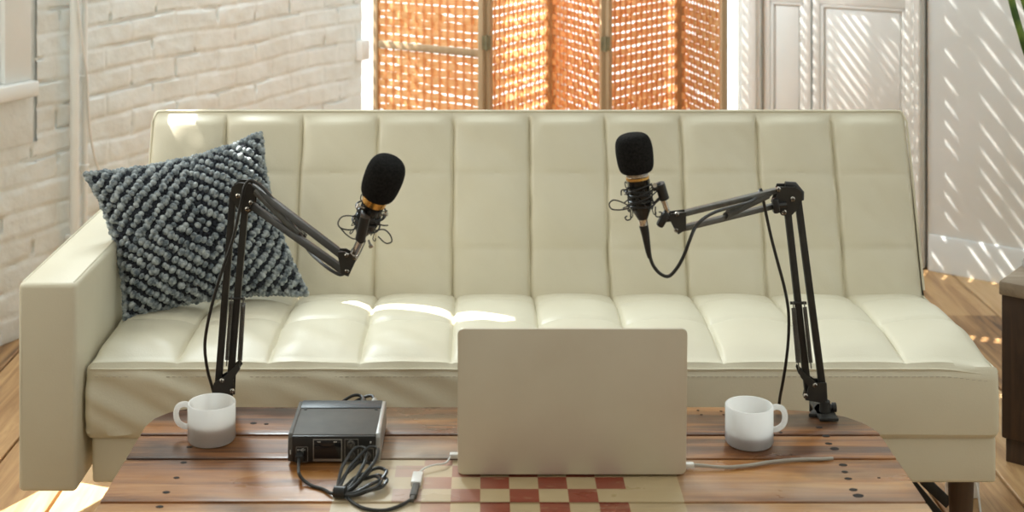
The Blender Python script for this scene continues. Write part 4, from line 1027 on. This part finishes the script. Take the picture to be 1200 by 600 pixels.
# ------------------------------------------------------------------ wooden stool, saucer and plant at right
st_ = thing('wooden_stool', (1.42, 3.37, 0), 'dark wooden block stool at the right edge beside the sofa', 'stool')
SM = Matrix.Translation((1.181, 3.28, 0)) @ Matrix.Rotation(math.radians(-38), 4, 'Z')
b = MB(); b.box((.004, .004, .055), (.37, .37, .388), .006, 0, SM); b.build('body', M_STOOL, st_)
b = MB(); b.box((0, 0, .386), (.374, .374, .418), .004, 0, SM)
b.build('top_board', M_STOOLT, st_)
b = MB(); b.box((.012, .012, 0), (.362, .362, .055), .003, 0, SM); b.build('plinth', M_LEG, st_)
pc = SM @ V((.165, .175, .418)); b = MB(); b.lathe([(0, 0), (.13, 0), (.156, .008), (.160, .016), (.154, .017), (.13, .007), (0, .005)], 48, 0, Matrix.Translation(pc))
tag(b.build('saucer', M_STONE, origin=pc), 'round grey stoneware saucer on the wooden stool', 'saucer')
pl = thing('snake_plant', pc+V((0.06, 0, .007)), 'potted plant with long arching green leaves at the right edge', 'plant')
q0 = pc+V((.06, 0, .007)); b = MB(); b.lathe([(0, 0), (.075, 0), (.085, .01), (.105, .15), (.11, .16), (.10, .16), (.095, .14), (0, .14)], 40, 0, Matrix.Translation(q0)); b.build('pot', M_STONE, pl)
b = MB(); b.lathe([(0, .142), (.095, .141)], 32, 0, Matrix.Translation(q0)); b.build('soil', M_SOIL, pl)
def leafm(pts, wd):
    pts = spline(pts, 8); n_ = len(pts); vs = []; fs = []
    for i, p in enumerate(pts):
        t = i/(n_-1); tg = (pts[min(i+1, n_-1)]-pts[max(i-1, 0)]).normalized(); sd = tg.cross(V((0, -1, .15))).normalized(); nn = sd.cross(tg)
        w_ = wd*min(1, (1-t)*3.5+.02)*(.8+.2*math.sin(PI*t)); 
        for k_ in range(5): c = k_/2-1; vs.append(p+sd*w_*c-nn*abs(c)*w_*.3)
        for k_ in range(5): c = 1-k_/2; vs.append(p+sd*w_*c-nn*(abs(c)*w_*.3+.0015))
    for i in range(n_-1):
        for k_ in range(10): fs.append([i*10+k_, i*10+(k_+1) % 10, (i+1)*10+(k_+1) % 10, (i+1)*10+k_])
    fs.append(list(range(10))); fs.append([(n_-1)*10+k_ for k_ in range(10)][::-1])
    b = MB(); b.add(vs, fs, 0, True); b.build('leaf', M_LEAF, pl)
zb = q0+V((0, 0, .14)); D_ = 3.44
leafm([zb+V((-.02, 0, 0)), at(1216, 90, D_), at(1196, 36, D_), at(1184, -8, D_), at(1170, -70, D_), at(1150, -150, D_)], .0085)
leafm([zb+V((-.01, .01, 0)), at(1222, 60, D_+.03), at(1203, 8, D_+.03), at(1192, -40, D_+.03), at(1190, -130, D_+.03)], .0085)
leafm([zb+V((.02, 0, 0)), zb+V((.04, 0, .3)), zb+V((.10, .02, .55)), zb+V((.18, .03, .7))], .012)
leafm([zb+V((0, .02, 0)), zb+V((0.02, .03, .3)), zb+V((.03, .08, .6)), zb+V((.02, .12, .85))], .012)
